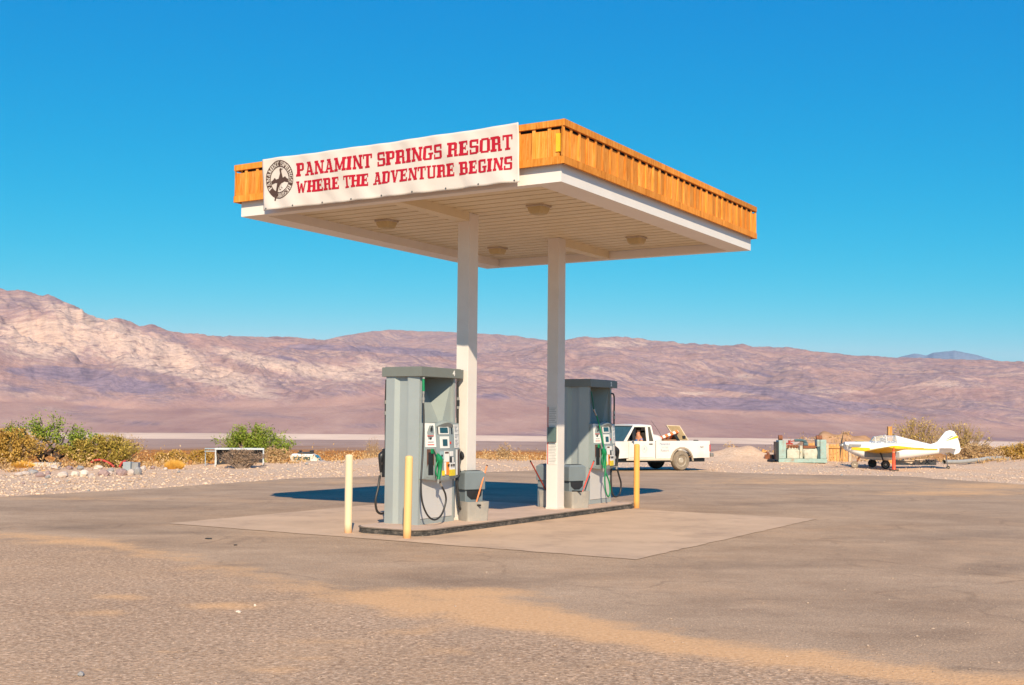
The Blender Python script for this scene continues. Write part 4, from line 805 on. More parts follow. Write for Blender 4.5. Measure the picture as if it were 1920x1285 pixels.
q = MB(); q.add([(2.0, -hw + .06, zb), (2.0, hw - .06, zb), (2.07, hw - .17, zr - .04), (2.07, -hw + .17, zr - .04)], [(0, 1, 2, 3)]); q.build('rear_window', M_GLT, tk)
MB().box(2.1, 2.25, -hw + .15, hw - .15, .7, 1.22, bev=.03).build('seat_back', M_INT, tk); 
MB().box(2.95, 3.12, -hw + .12, hw - .12, .9, 1.0, bev=.02).build('dashboard', M_INT, tk)
dr = MB().box(2.05, 3.07, hw + .0005, hw + .012, .43, .93, bev=.005).build('door', M_TRK, tk); MB().box(2.10, 2.22, hw + .013, hw + .03, .845, .875, bev=.004).build('handle', M_BLK, dr)
text('R', .13, mat('grey_blue_decal', (.40, .38, .42), .6), dr, Matrix.Translation((2.42, hw + .014, .70)) @ Matrix.Rotation(pi, 4, 'Z') @ Matrix.Rotation(pi / 2, 4, 'X'), 'door_emblem', .003, .001)
q = MB()
for i in range(20):
    a0, a1 = 2 * pi * i / 20, 2 * pi * (i + .85) / 20; p = [(2.42 + .11 * cos(a0), .70 + .11 * sin(a0)), (2.42 + .11 * cos(a1), .70 + .11 * sin(a1)), (2.42 + .095 * cos(a1), .70 + .095 * sin(a1)), (2.42 + .095 * cos(a0), .70 + .095 * sin(a0))]
    q.add([(x, hw + .0145, z) for x, z in p], [(0, 1, 2, 3)])
q.build('emblem_ring', MATS['grey_blue_decal'], dr)
MTX = lambda x, z, y=hw + .002: Matrix.Translation((x, y, z)) @ Matrix.Rotation(pi, 4, 'Z') @ Matrix.Rotation(pi / 2, 4, 'X')
M_DEC = mat('blue_decal', (.28, .32, .42), .6)
text('Panamint', .11, M_DEC, bd, MTX(1.63, .86), 'lettering', .002, .001); text('Springs', .09, mat('pale_decal', (.48, .46, .47), .6), bd, MTX(1.63, .76), 'lettering', .001, .001); text('Resort', .12, mat('grey_decal', (.38, .36, .38), .6), bd, MTX(1.63, .65), 'lettering', .002, .001)
text('4x4', .09, mat('dark_decal', (.2, .2, .2), .6), bd, MTX(.28, .76), 'lettering', .003, .001)
MB().box(1.42, 3.2, hw + .001, hw + .012, .335, .40, bev=.004).build('rocker_panel', M_TRL, tk)
MB().box(-.025, .012, hw - .09, hw + .012, .62, .84, bev=.006).build('tail_light', M_TLR, tk); MB().box(-.025, .012, -hw - .012, -hw + .09, .62, .84, bev=.006).build('tail_light', M_TLR, tk)
MB().box(-.16, -.03, -hw - .0, hw + .02, .44, .56, bev=.025).build('rear_bumper', M_CHR, tk)
q = MB(); q.tube([(2.98, hw + .0, .9), (2.96, hw + .13, .98), (2.96, hw + .14, 1.2)], .012, 6, k=1); q.box(2.95, 2.985, hw + .06, hw + .2, .98, 1.32, bev=.01, k=0); q.build('mirror', [M_BLK, M_CHR], tk)
for x in (rx, fx):
    wheel(tk, x, hw - .10, WR, .22, out=1); wheel(tk, x, -hw + .10, WR, .22, M_TYB if x == rx else None, out=-1)
# open lid on the rear half of the bed
M_LID = mat('tan_lid', (.62, .48, .33), .6, 0, .08, 3)
def slab(P, dy, m, name, par):
    q = MB(); q.add(P + [(x, y + dy, z) for x, y, z in P], [(0, 1, 2, 3), (7, 6, 5, 4), (0, 4, 5, 1), (1, 5, 6, 2), (2, 6, 7, 3), (3, 7, 4, 0)]); return q.build(name, m, par)
lo = slab([(.48, .30, .965), (1.0, .30, .965), (1.27, .12, 1.47), (.72, .12, 1.45)], -.04, M_LID, 'bed_lid', tk)
lb = slab([(.54, .305, .98), (.97, .305, .98), (1.22, .135, 1.445), (.75, .135, 1.43)], -.004, mat('brown_liner', (.33, .225, .11), .8, 0, .2, 6), 'lid_liner', lo)
MB().box(.62, .74, .27, .31, 1.02, 1.12, bev=.01).build('latch', M_BLK, lo); MB().box(.40, .52, hw - .2, hw - .06, .94, .99, bev=.02).build('bed_hinge', M_BLK, tk)
# whip antenna
q = MB(); q.tube([(1.58, hw - .12, .96), (1.78, hw - .14, 1.28), (2.05, hw - .16, 1.62)], [.007, .005, .004], 6); q.build('antenna', M_BLK, tk)
# cargo in the bed
def wpt(lx, ly, lz): c, s = cos(hd_t), sin(hd_t); return (6.17 + lx * c - ly * s, 39.5 + lx * s + ly * c, TRZ + lz)
cg = MB(); cg.box(-.42, .42, -.22, .22, -.05, .05, bev=.015); co = cg.build('striped_barrier_board', mat('cargo_base', (.75, .68, .62), .6), None)
q = MB(); 
for i in range(4): q.box(-.40 + i * .21, -.29 + i * .21, -.2205, .2205, -.0505, .0505)
q.build('orange_stripe', mat('orange_stripe_paint', (.78, .16, .03), .5), co); co.matrix_world = Matrix.Translation(wpt(1.38, .28, 1.03)) @ Matrix.Rotation(hd_t, 4, 'Z') @ Matrix.Rotation(radians(18), 4, 'Y') @ Matrix.Rotation(radians(35), 4, 'X')
tag(co, 'orange and white striped board lying on top of the load in the truck bed', 'barrier board')
q = MB(); q.blob((0, 0, 0), (.26, .24, .20), .12); o = q.build('white_sack', mat('white_sack_cloth', (.74, .66, .58), .8), None, True); o.location = wpt(1.90, .35, .96); tag(o, 'lumpy white sack in the truck bed right behind the cab', 'sack')
q = MB(); q.box(-.3, .3, -.5, .5, -.2, .2, bev=.02); o = q.build('cargo_crate', mat('brown_cargo', (.33, .16, .08), .8, 0, .3, 6), None); o.location = wpt(1.35, 0, .80); o.rotation_euler = (0, 0, hd_t); tag(o, 'brown crate in the truck bed under the striped board', 'crate')
q = MB(); q.box(-.05, .05, -.22, .22, -.16, .16, bev=.02); o = q.build('tool_case', M_BLK, None); o.matrix_world = Matrix.Translation(wpt(1.08, .30, 1.0)) @ Matrix.Rotation(hd_t, 4, 'Z') @ Matrix.Rotation(radians(35), 4, 'Y'); tag(o, 'black case standing tilted in the truck bed beside the open lid', 'case')
# stretch the cab / bed proportions to the long-bed layout
XM = lambda x: float(np.interp(x, [-.3, 0, .98, 1.98, 2.25, 3.2, 3.62, 4.45, 4.6], [-.3, 0, 1.12, 2.14, 2.43, 3.25, 4.05, 4.88, 5.03]))
for o in [x for x in SC.objects if x.type == 'MESH' and (x.parent == tk or (x.parent and x.parent.parent == tk))]:
    nm_ = o.name.split('.')[0]
    if nm_ == 'wheel': dx = XM(rx) - rx if sum(v.co.x for v in o.data.vertices) / len(o.data.vertices) < 2 else XM(fx) - fx; o.data.transform(Matrix.Translation((dx, 0, 0))); [c.data.transform(Matrix.Translation((dx, 0, 0))) for c in SC.objects if c.parent == o]
    elif nm_ == 'rim': pass
    elif nm_ in ('lettering', 'door_emblem'): o.location.x = XM(o.location.x)
    elif nm_ in ('fender_flare',): o.data.transform(Matrix.Translation((XM(rx) - rx, 0, 0)))
    elif nm_ in ('bed_lid', 'lid_liner', 'latch', 'bed_hinge'): pass
    else:
        for v in o.data.vertices:
            if nm_ in ('bed_side',) and abs(v.co.x - rx) < .41: v.co.x += XM(rx) - rx
            elif nm_ == 'front_body' and abs(v.co.x - fx) < .39: v.co.x += XM(fx) - fx
            else: v.co.x = XM(v.co.x)
# driver: one skinned body, clothes and hair as children
def skin(name, verts, edges, rad, m, parent=None, sub=1):
    me = bpy.data.meshes.new(name); me.from_pydata(verts, edges, []); o = bpy.data.objects.new(name, me); COL.objects.link(o)
    sk = o.modifiers.new('skin', 'SKIN'); sk.use_smooth_shade = True
    for i, r in enumerate(rad): me.skin_vertices[0].data[i].radius = (r, r) if not hasattr(r, '__len__') else r
    me.skin_vertices[0].data[0].use_root = True
    sb = o.modifiers.new('sub', 'SUBSURF'); sb.levels = sb.render_levels = sub
    dg = bpy.context.evaluated_depsgraph_get(); m2 = bpy.data.meshes.new_from_object(o.evaluated_get(dg)); m2.name = name; m2.materials.clear(); m2.materials.append(m)
    o.modifiers.clear(); o.data = m2; bpy.data.meshes.remove(me); o.parent = parent; return o
M_SKN = mat('sunburnt_skin', (.55, .24, .14), .6, 0, .05); M_BSH = mat('blue_shirt', (.03, .16, .42), .8)
pv_ = [(0, 0, .0), (0, 0, .22), (0, 0, .40), (.01, 0, .49), (.02, 0, .58), (.03, 0, .68), (0, .16, .38), (.06, .27, .22), (.24, .30, .19), (.34, .28, .20), (.38, .27, .20), (0, -.16, .38), (.08, -.22, .2), (.3, -.16, .22), (.25, .09, -.02), (.25, -.09, -.02), (.55, .09, -.05), (.55, -.09, -.05)]
pe_ = [(0, 1), (1, 2), (2, 3), (3, 4), (4, 5), (2, 6), (6, 7), (7, 8), (8, 9), (9, 10), (2, 11), (11, 12), (12, 13), (0, 14), (0, 15), (14, 16), (15, 17)]
pr_ = [(.15, .12), (.14, .11), (.13, .10), .05, .085, .075, .06, .048, .04, .028, .03, .06, .045, .035, .08, .08, .06, .06]
bx_ = thing('person', 'driver in a blue shirt inside the white pickup, arm on the window sill', 'person', wpt(2.53, .38, .65), hd_t)
bdy = skin('body', pv_, pe_, pr_, M_SKN, bx_)
skin('shirt', [(0, 0, .02), (0, 0, .22), (0, 0, .385), (0, .15, .375), (.035, .235, .28), (0, -.15, .375), (.05, -.2, .28)], [(0, 1), (1, 2), (2, 3), (3, 4), (2, 5), (5, 6)], [(.165, .135), (.155, .125), (.14, .11), .075, .066, .075, .06], M_BSH, bx_)
q = MB(); q.blob((-.005, 0, .695), (.098, .095, .075), .06); q.build('hair', mat('dark_hair', (.02, .012, .01), .8), bx_, True)
q = MB(); q.blob((.09, 0, .60), (.04, .05, .05), .1); q.build('beard', mat('dark_hair', (.02, .012, .01), .8), bx_, True)

# ------------------------------------------------------------------ old engine generator
M_TEAL = mat('faded_teal_paint', (.30, .42, .38), .6, 0, .12, 4, (.32, .16, .08), .8); M_CRM = mat('cream_green_engine', (.50, .50, .40), .65, 0, .15, 6, (.35, .18, .09), .6)
M_RST = mat('rust', (.24, .085, .04), .85, 0, .3, 10); M_RD2 = mat('red_valve', (.35, .03, .02), .6); M_DTL = mat('dark_teal', (.05, .10, .115), .6, 0, .2, 5)
GP = gnd(1456, 869); gh = atan2(.08, 1)
GZ0 = gzf(10.6, 46.2)
gen = thing('diesel_generator', 'old teal and rust diesel generator set on a skid beside the lot', 'generator', (10.45, 46.3, GZ0), radians(-3))
q = MB(); q.box(.05, 1.92, 0, .55, 0, .15, bev=.01); q.build('skid', M_TEAL, gen)
q = MB(); q.box(.05, .33, -.02, .62, .15, .86, bev=.015); rd = q.build('radiator_panel', M_TEAL, gen); MB().box(-.05, .048, .02, .6, .1, .80).build('radiator_core', M_BLK, gen)
q = MB(); q.tube([(.09, .3, .96), (.24, .3, .96)], .10, 16); q.build('expansion_tank', M_RST, gen, True, 50)
q = MB(); q.box(.38, .86, .05, .5, .152, .50, bev=.02); q.box(.42, .82, .1, .45, .50, .56, bev=.02); eb = q.build('engine_block', M_CRM, gen)
q = MB()
for i in range(4): q.tube([(.44 + i * .11, .12, .55), (.44 + i * .11, .10, .68)], .035, 8)
q.tube([(.42, .08, .66), (.84, .08, .62)], .03, 8); q.build('manifold', M_RST, gen, True, 50)
q = MB(); q.box(.36, .62, .15, .4, .70, .76); q.tube([(.5, .2, .76), (.5, .2, .86)], .05, 10); q.tube([(.56, .2, .82), (.68, .2, .84)], .02, 8); q.build('valve_gear', M_RD2, gen)
q = MB(); q.tube([(.70, .2, .86), (1.0, .2, .87), (1.16, .2, .80)], .055, 12); q.tube([(1.05, .2, .70), (1.2, .2, .70)], .10, 12); q.build('exhaust', M_DTL, gen, True, 50)
q = MB(); q.box(.88, 1.0, .1, .4, .152, .66, bev=.02); q.build('flywheel_housing', M_CRM, gen)
q = MB(); q.tube([(1.02, .28, .37), (1.56, .28, .37)], .22, 20); q.box(1.05, 1.54, .04, .5, .152, .50, bev=.02); q.build('alternator', M_CRM, gen, True, 40)
q = MB(); q.box(1.02, 1.5, .1, .45, .56, .66, bev=.01); q.build('terminal_box', M_RST, gen)
q = MB(); q.box(1.66, 1.90, .0, .55, .152, .90, bev=.02); q.box(1.54, 1.655, .04, .5, .62, .90, bev=.03); q.build('control_cabinet', M_TEAL, gen); MB().box(1.56, 1.655, .06, .48, .152, .61).build('cabinet_side', M_DTL, gen)
q = MB(); q.tube([(1.56, .3, .96), (1.78, .3, .96)], .105, 16); q.build('air_cleaner', M_RST, gen, True, 50)

# ------------------------------------------------------------------ timber boards, posts, scrap near the generator
M_TMB = woodmat('weathered_timber', (.42, .17, .04), (.60, .30, .10), (.72, .44, .22))
M_TMG = mat('pale_post', (.55, .42, .30), .8, 0, .15, 8)
def boards(px0, px1, pyt, pyb, Y, n, name, label, cat, m=M_TMB, posts=0):
    a = atY(px0, pyt, Y); b_ = atY(px1, pyt, Y); zt = a[2]; zb_ = atY(px0, pyb, Y)[2]; o = thing(name, label, cat, (a[0], Y, zb_), 0)
    L = b_[0] - a[0]; w_ = L / n
    for i in range(n): pass
    q = MB()
    for i in range(n): q.box(i * w_ + .008, (i + 1) * w_ - .008, 0, .04, 0, (zt - zb_) + random.uniform(-.04, .02))
    q.build('boards', m, o)
    q = MB(); q.box(-.02, L + .02, -.05, -.001, (zt - zb_) * .78, (zt - zb_) * .9); q.build('rail', m, o)
    if posts:
        for i in range(posts): x = L * i / max(1, posts - 1); MB().box(x - .05, x + .05, -.10, -.0505, -.1, (zt - zb_) + .03).build('post', M_TMG, o)
    return o
boards(1516, 1549, 831, 866, 48.6, 5, 'timber_fence', 'orange timber boards standing right behind the generator', 'fence')
boards(1550, 1592, 833, 867, 48.8, 7, 'timber_fence', 'orange timber fence panel with pale posts between generator and airplane', 'fence', posts=2)
boards(1429, 1438, 843, 867, 48.4, 2, 'timber_board', 'short orange board standing left of the generator on the dirt mound', 'board')
def scrap(px, py, Y, rs, m, name, label, cat='scrap'):
    p = atY(px, py, Y); q = MB(); q.box(-rs[0], rs[0], -rs[1], rs[1], -rs[2], rs[2], bev=.01); q.tube([(-rs[0], 0, rs[2]), (rs[0] * .2, .1, rs[2] * 1.8)], rs[2] * .3, 8); q.tube([(rs[0] * .4, 0, -rs[2]), (rs[0] * .9, .05, rs[2] * 1.6)], rs[2] * .25, 8)
    o = q.build(name, m); o.location = (p[0], Y, p[2]); o.rotation_euler = (0, random.uniform(-.3, .3), random.uniform(0, 3)); return tag(o, label, cat)
scrap(1442, 858, 47.2, (.12, .15, .12), M_RST, 'machine_part', 'rusty machine part lying just left of the generator', 'machine part')
scrap(1447, 866, 46.6, (.14, .12, .07), M_BLK, 'motor_casing', 'small black motor casing on the ground at the left foot of the generator', 'motor')

# ------------------------------------------------------------------ small airplane
M_PLN = mat('airplane_white', (.80, .78, .76), .35, 0, .02, 2, (.6, .5, .42), .2); M_PYL = mat('airplane_yellow', (.82, .47, .01), .4); M_PGR = mat('airplane_grey', (.25, .24, .24), .5)
ap = thing('airplane', 'small white and yellow low-wing propeller airplane with a bubble canopy', 'airplane', (11.80, 42.4, gzf(13, 42) - .0), radians(-4))
def ell(x, zc, w_, h, n=18, sq=1.0): return [(x, w_ * math.copysign(abs(cos(a)) ** sq, cos(a)), zc + h * math.copysign(abs(sin(a)) ** sq, sin(a))) for a in [2 * pi * i / n for i in range(n)]]
q = MB(); q.loft([ell(.14, .80, .05, .06), ell(.17, .79, .22, .14, sq=.8), ell(.45, .72, .28, .22, sq=.75), ell(.85, .64, .33, .31, sq=.7), ell(1.2, .62, .34, .33, sq=.7), ell(1.9, .63, .32, .33, sq=.7), ell(2.5, .66, .26, .28, sq=.75), ell(3.2, .69, .16, .19, sq=.8), ell(3.9, .70, .06, .10), ell(4.15, .70, .02, .04)])
fz = q.build('fuselage', M_PLN, ap, True, 60)
# canopy + turtledeck
q = MB(); q.loft([[(x, y, z) for y, z in ((-w_, zb_), (-w_ * .85, zb_ + h * .6), (-w_ * .4, zb_ + h), (w_ * .4, zb_ + h), (w_ * .85, zb_ + h * .6), (w_, zb_))] for x, w_, zb_, h in ((1.98, .27, .90, .27), (2.5, .22, .90, .14), (3.1, .14, .86, .04), (3.6, .08, .80, .0))]); q.build('turtledeck', M_PLN, ap, True, 60)
m, n, b = newmat('perspex'); b.inputs['Base Color'].default_value = (.80, .80, .82, 1); b.inputs['Roughness'].default_value = .08; b.inputs['Transmission Weight'].default_value = .7; b.inputs['IOR'].default_value = 1.1; M_PER = m
q = MB(); q.loft([[(x, y, z) for y, z in ((-w_, zb_), (-w_ * .85, zb_ + h * .6), (-w_ * .4, zb_ + h), (w_ * .4, zb_ + h), (w_ * .85, zb_ + h * .6), (w_, zb_))] for x, w_, zb_, h in ((1.02, .27, .86, .03), (1.22, .27, .88, .24), (1.5, .28, .89, .29), (1.975, .27, .90, .27))]); cn = q.build('canopy', M_PER, ap, True, 60)
q = MB()
for x, w_, zb_, h in ((1.22, .275, .88, .245), (1.60, .285, .89, .293), (1.96, .275, .90, .272)): q.tube([(x, y, z) for y, z in ((-w_, zb_), (-w_ * .85, zb_ + h * .6), (-w_ * .4, zb_ + h), (w_ * .4, zb_ + h), (w_ * .85, zb_ + h * .6), (w_, zb_))], .012, 6)
q.tube([(1.0, -.28, .87), (1.98, -.28, .90)], .012, 6); q.build('canopy_frame', M_PLN, cn)
MB().box(1.45, 1.6, -.16, .16, .6, 1.05, bev=.04).build('seat', M_PGR, ap)
q = MB(); q.box(.28, .72, -.30, -.24, .74, .86, bev=.02); q.build('cowl_opening', M_PGR, ap); q = MB(); q.box(.55, .82, -.16, .16, .925, .945, bev=.005); q.build('hatch', mat('blue_grey_hatch', (.20, .28, .36), .4), ap)
q = MB(); q.tube([(.32, -.34, .80), (.32, .34, .80)], .055, 12); q.tube([(.20, -.30, .80), (.20, .30, .80)], .045, 12); q.build('engine_cylinders', M_STL, ap, True, 40)
q = MB(); q.lathe([(.09, 0), (.07, .06), (.02, .13)], 16, M=Matrix.Translation((.12, 0, .80)) @ Matrix.Rotation(-pi / 2, 4, 'Y')); q.build('spinner', M_STL, ap, True)
q = MB()
for sg_, L in ((1, .50), (-1, .44)):
    rs = []
    for t in np.linspace(0, 1, 8):
        c = .035 + .045 * sin(pi * min(1, t * .9 + .1)) * (1 - .3 * t); a = radians(55 - 40 * t)
        rs.append([(.05 + u_ * sin(a) * .8 + (.09 * t if sg_ > 0 else -.03 * t), .03 * 0 + u_ * cos(a), .80 + sg_ * L * t) for u_ in (-c, 0, c)] + [(.065 + .09 * t * (sg_ > 0) - .03 * t * (sg_ < 0), .0, .80 + sg_ * L * t)])
    q.loft(rs)
q.build('propeller', mat('dark_prop', (.07, .055, .045), .4), ap, True, 50)
def wing(root, tip, ch0, ch1, th, m, name, k2=None, n=8):
    q = MB(); rs = []
    for P, ch in ((root, ch0), (tip, ch1)):
        up = [(P[0] + ch * t, P[1], P[2] + th * ch * 2.2 * (sqrt(t) - t) + .002) for t in np.linspace(0, 1, n)]; lo_ = [(P[0] + ch * t, P[1], P[2] - th * ch * .5 * sin(pi * t)) for t in np.linspace(1, 0, n)][1:-1]
        rs.append(up + lo_)
    q.loft(rs); return q.build(name, m, ap, True, 60)
wing((.80, -.30, .60), (1.15, -2.35, .80), 1.12, .80, .12, M_PYL, 'wing'); wing((.80, .30, .60), (1.0, 2.6, .88), 1.25, 1.0, .12, M_PYL, 'wing')
q = MB(); q.box(.815, 2.02, -.34, -.30, .40, .595); q.build('wing_shadow_panel', M_PGR, ap)  # grey slab standing in for the wing's shadow on the fuselage side
wing((3.45, -.05, .74), (3.62, -.95, .76), .62, .42, .06, M_PLN, 'tailplane'); wing((3.45, .05, .74), (3.62, .95, .76), .62, .42, .06, M_PLN, 'tailplane')
fin = [(3.15, .86), (3.42, .95), (3.60, 1.18), (3.72, 1.33), (3.88, 1.385), (4.02, 1.34), (4.12, 1.18), (4.20, .92), (4.24, .68), (4.18, .58), (4.02, .52), (3.88, .58), (3.80, .70)]
q = MB(); nn = len(fin); q.add([(x, -.022, z) for x, z in fin] + [(x, .022, z) for x, z in fin], [tuple(range(nn)), tuple(range(nn, 2 * nn))[::-1]] + [(i, (i + 1) % nn, nn + (i + 1) % nn, nn + i) for i in range(nn)]); fn_ = q.build('fin', M_PLN, ap)
def strip(P, m, name, par, y=-.024):
    q = MB(); n = len(P); q.add([(x, y, z) for x, z in P] + [(x, y + .004, z) for x, z in P], [tuple(range(n)), tuple(range(n, 2 * n))[::-1]] + [(i, (i + 1) % n, n + (i + 1) % n, n + i) for i in range(n)]); return q.build(name, m, par)
strip([(3.68, .98), (4.17, 1.12), (4.15, 1.19), (4.05, 1.17)], M_PYL, 'yellow_stripe', fn_); strip([(3.66, 1.0), (3.98, 1.17), (3.98, 1.20), (3.8, 1.10)], mat('dark_stripe', (.06, .06, .08), .5), 'dark_stripe', fn_); strip([(3.86, .55), (3.875, .56), (3.90, 1.36), (3.885, 1.365)], M_LGR, 'rudder_gap', fn_)
# fuselage side stripe
def fside(P, m, name): 
    q = MB(); n = len(P); q.add([(x, y - .012, z) for x, y, z in P] + [(x, y + .01, z) for x, y, z in P], [tuple(range(n)), tuple(range(n, 2 * n))[::-1]] + [(i, (i + 1) % n, n + (i + 1) % n, n + i) for i in range(n)]); return q.build(name, m, fz)
fside([(.36, -.27, .66), (.90, -.335, .60), (1.0, -.345, .66), (.98, -.345, .74), (.36, -.27, .74)], M_PYL, 'yellow_stripe'); fside([(2.0, -.325, .69), (2.9, -.215, .68), (3.4, -.135, .68), (3.4, -.135, .72), (2.9, -.215, .73), (2.0, -.325, .75)], M_PYL, 'yellow_stripe'); fside([(2.0, -.325, .752), (2.9, -.215, .735), (2.9, -.215, .75), (2.0, -.325, .77)], MATS['dark_stripe'], 'dark_stripe')
for x, y in ((1.47, -.75), (.5, .9)):
    pass
gl0 = MB(); gl0.tube([(1.30, -.55, .60), (1.42, -.62, .17)], .028, 8); gl0.build('gear_leg', M_BLK, ap); wheel(ap, 1.45, -.66, .155, .10, M_TYB, out=-1)
gl0 = MB(); gl0.tube([(1.25, .5, .60), (1.30, .62, .17)], .028, 8); gl0.build('gear_leg', M_BLK, ap); wheel(ap, 1.30, .66, .155, .10, M_TYB, out=1)
gl0 = MB(); gl0.tube([(3.72, 0, .62), (3.78, 0, .08)], .016, 8); gl0.build('tail_gear_leg', M_STL, ap); wheel(ap, 3.79, -.03, .06, .05, M_TYB, out=-1, name='tail_wheel')
gl0 = MB(); gl0.tube([(.72, -.1, .42), (.50, -.28, .15)], .018, 8); gl0.tube([(.72, .1, .42), (.50, -.26, .15)], .018, 8); gl0.build('stand', M_RST, ap)
w_ = wheel(ap, .46, -.30, .13, .08, out=-1)

# things round the airplane
def post(px, pyt, pyb, Y, r, m, name, label, cat, lathe=None):
    a = atY(px, pyt, Y); zb_ = atY(px, pyb, Y)[2]; h = a[2] - zb_; q = MB()
    q.lathe(lathe(h) if lathe else [(r, 0), (r, h * .98), (r * .7, h)], 16); o = q.build(name, m, None, True, 40); o.location = (a[0], Y, zb_); return tag(o, label, cat)
con = thing('delineator_cone', 'slim orange traffic delineator standing in front of the airplane wing', 'traffic cone', (atY(1676, 882, 40.0)[0], 40.0, 0), 0)
hC = atY(1676, 838, 40.0)[2]
q = MB(); q.lathe([(.075, .04), (.062, .07), (.045, hC * .8), (.03, hC * .9), (.03, hC * .94), (.042, hC * .96), (.042, hC * .985), (.02, hC)], 18); q.build('tube', mat('orange_plastic', (.80, .075, .015), .4), con, True, 40); MB().box(-.13, .13, -.13, .13, 0, .04, bev=.01).build('base', M_TYB, con)
q = MB(); q.lathe([(.0485, hC * .74), (.047, hC * .80)], 18); q.build('band', mat('pale_orange', (.75, .25, .12), .4), con, True)
a = atY(1668, 800, 47); q = MB(); q.box(-.08, .08, -.08, .08, 0, a[2] + .1, bev=.01); o = q.build('timber_post', M_TMB); o.location = (a[0], 47, -.1); tag(o, 'tall orange timber post rising behind the airplane canopy', 'post')
gw = boards(1676, 1716, 862, 872, 43.4, 4, 'plank_wall', 'low beige plank wall on the ground under the airplane fuselage', 'plank wall', mat('beige_plank', (.55, .40, .29), .8, 0, .15, 5))
g2 = boards(1715, 1756, 861, 872, 43.2, 2, 'plank_panel', 'beige plank panel with dark painted letters under the airplane tail', 'panel', mat('beige_plank', (.55, .40, .29), .8, 0, .15, 5))
q = MB(); 
for P in ([(.14, .19), (.18, .08), (.24, .04), (.27, .10), (.33, .20)], [(.36, .04), (.45, .13), (.52, .2)], [(.40, .19), (.45, .10), (.53, .04)], [(.58, .2), (.60, .12), (.68, .19)]): q.tube([(x, -.055, z) for x, z in P], .013, 6)
q.build('painted_letters', mat('teal_black_paint', (.04, .06, .06), .6), g2)
p0 = atY(1770, 868, 44.5); p1 = atY(1893, 861, 50)
pp = MB(); z0_ = max(p0[2], gzf(p0[0], 44.5) + .1); P = []
for t in np.linspace(0, 1, 12): x = p0[0] + (p1[0] - p0[0]) * t; y = 44.5 + 5.5 * t; P.append((x, y, gzf(x, y) + .13))
pp.tube(P, .08, 16, cap=False); pp.tube(P, .065, 16, cap=False); o = pp.build('grey_pipe', mat('grey_pipe_metal', (.36, .34, .31), .6, 0, .1, 5), None, True); tag(o, 'long grey pipe lying on the gravel right of the airplane tail', 'pipe')

# ------------------------------------------------------------------ low metal frame shelter and the van behind the berm
sf = thing('low_shelter', 'low open grey metal shelter with white top edge and dark back among dry brush', 'shelter', (-9.42, 37.6, 0), radians(10))
M_FRM = mat('pale_grey_metal', (.60, .62, .64), .45, .1, .05, 3)
zz = .60; q = MB(); q.box(0, 1.52, 0, .5, zz - .03, zz - .005); q.box(-.01, 1.53, -.02, -.0005, zz - .05, zz); q.build('top', M_FRM, sf)
for x, y in ((.0, 0), (1.49, 0), (.0, .47), (1.49, .47)): MB().box(x, x + .03, y, y + .03, -.1, zz - .031).build('leg', M_FRM, sf)
q = MB(); q.box(.03, 1.49, .44, .468, -.1, zz - .031); q.build('back_panel', mat('dark_panel', (.03, .03, .035), .8), sf); 
q = MB(); q.box(-.34, -.005, .20, .48, zz - .04, zz - .01); q.box(-.34, -.31, .44, .47, -.1, zz - .041); q.box(-.34, -.005, .20, .22, zz - .12, zz - .09); q.build('side_shelf', mat('blue_grey_metal', (.28, .33, .38), .5), sf)
van = thing('parked_van', 'white roofed van with a black roof rack showing over the berm', 'van', (-17.6, 95, gzf(-17.5, 95)), 0)
vz = atY(565, 851, 95)[2] - gzf(-17.5, 95)
def vsec(x, z0, z1, w_): return [(x, -w_, z0), (x, -w_, z1 - .12), (x, -w_ + .12, z1), (x, w_ - .12, z1), (x, w_, z1 - .12), (x, w_, z0)]
q = MB(); q.loft([vsec(.0, .45, vz * .5, .8), vsec(.0, .45, vz - .55, .8), vsec(2.6, .45, vz - .55, .8), vsec(3.1, .45, vz - .75, .78)]); q.build('body', M_TRK, van)
q = MB(); q.loft([vsec(.02, vz - .549, vz - .06, .76), vsec(.1, vz - .549, vz, .76), vsec(1.75, vz - .549, vz, .74), vsec(1.9, vz - .549, vz - .08, .72), vsec(2.35, vz - .549, vz - .5, .7)]); vb = q.build('cab', M_TRK, van)
q = MB(); q.box(.25, .95, -.772, -.762, vz - .5, vz - .22); q.build('side_window', M_GLT, van); q = MB(); q.box(1.02, 1.6, -.772, -.762, vz - .5, vz - .22); q.build('side_window', M_GLT, van)
q = MB(); q.add([(1.93, -.735, vz - .12), (2.33, -.715, vz - .5), (2.33, .715, vz - .5), (1.93, .735, vz - .12)], [(0, 1, 2, 3)]); wsv = q.build('windshield', MATS['windshield_glass'], van); wsv.location = (.035, 0, .03)
MB().box(-.03, .0, -.8, -.62, vz - .8, vz - .45).build('tail_light', M_TLR, van)
for x in (.5, 2.5):
    for y, o_ in ((-.7, -1), (.7, 1)): wheel(van, x, y, .33, .2, M_TYB, out=o_)
q = MB(); q.box(.55, 1.7, -.6, .6, vz + .03, vz + .14, bev=.02); q.box(.6, .7, -.55, .55, vz + .1, vz + .26); q.box(1.5, 1.66, -.55, .55, vz + .1, vz + .28); q.build('roof_rack', M_BLK, van)

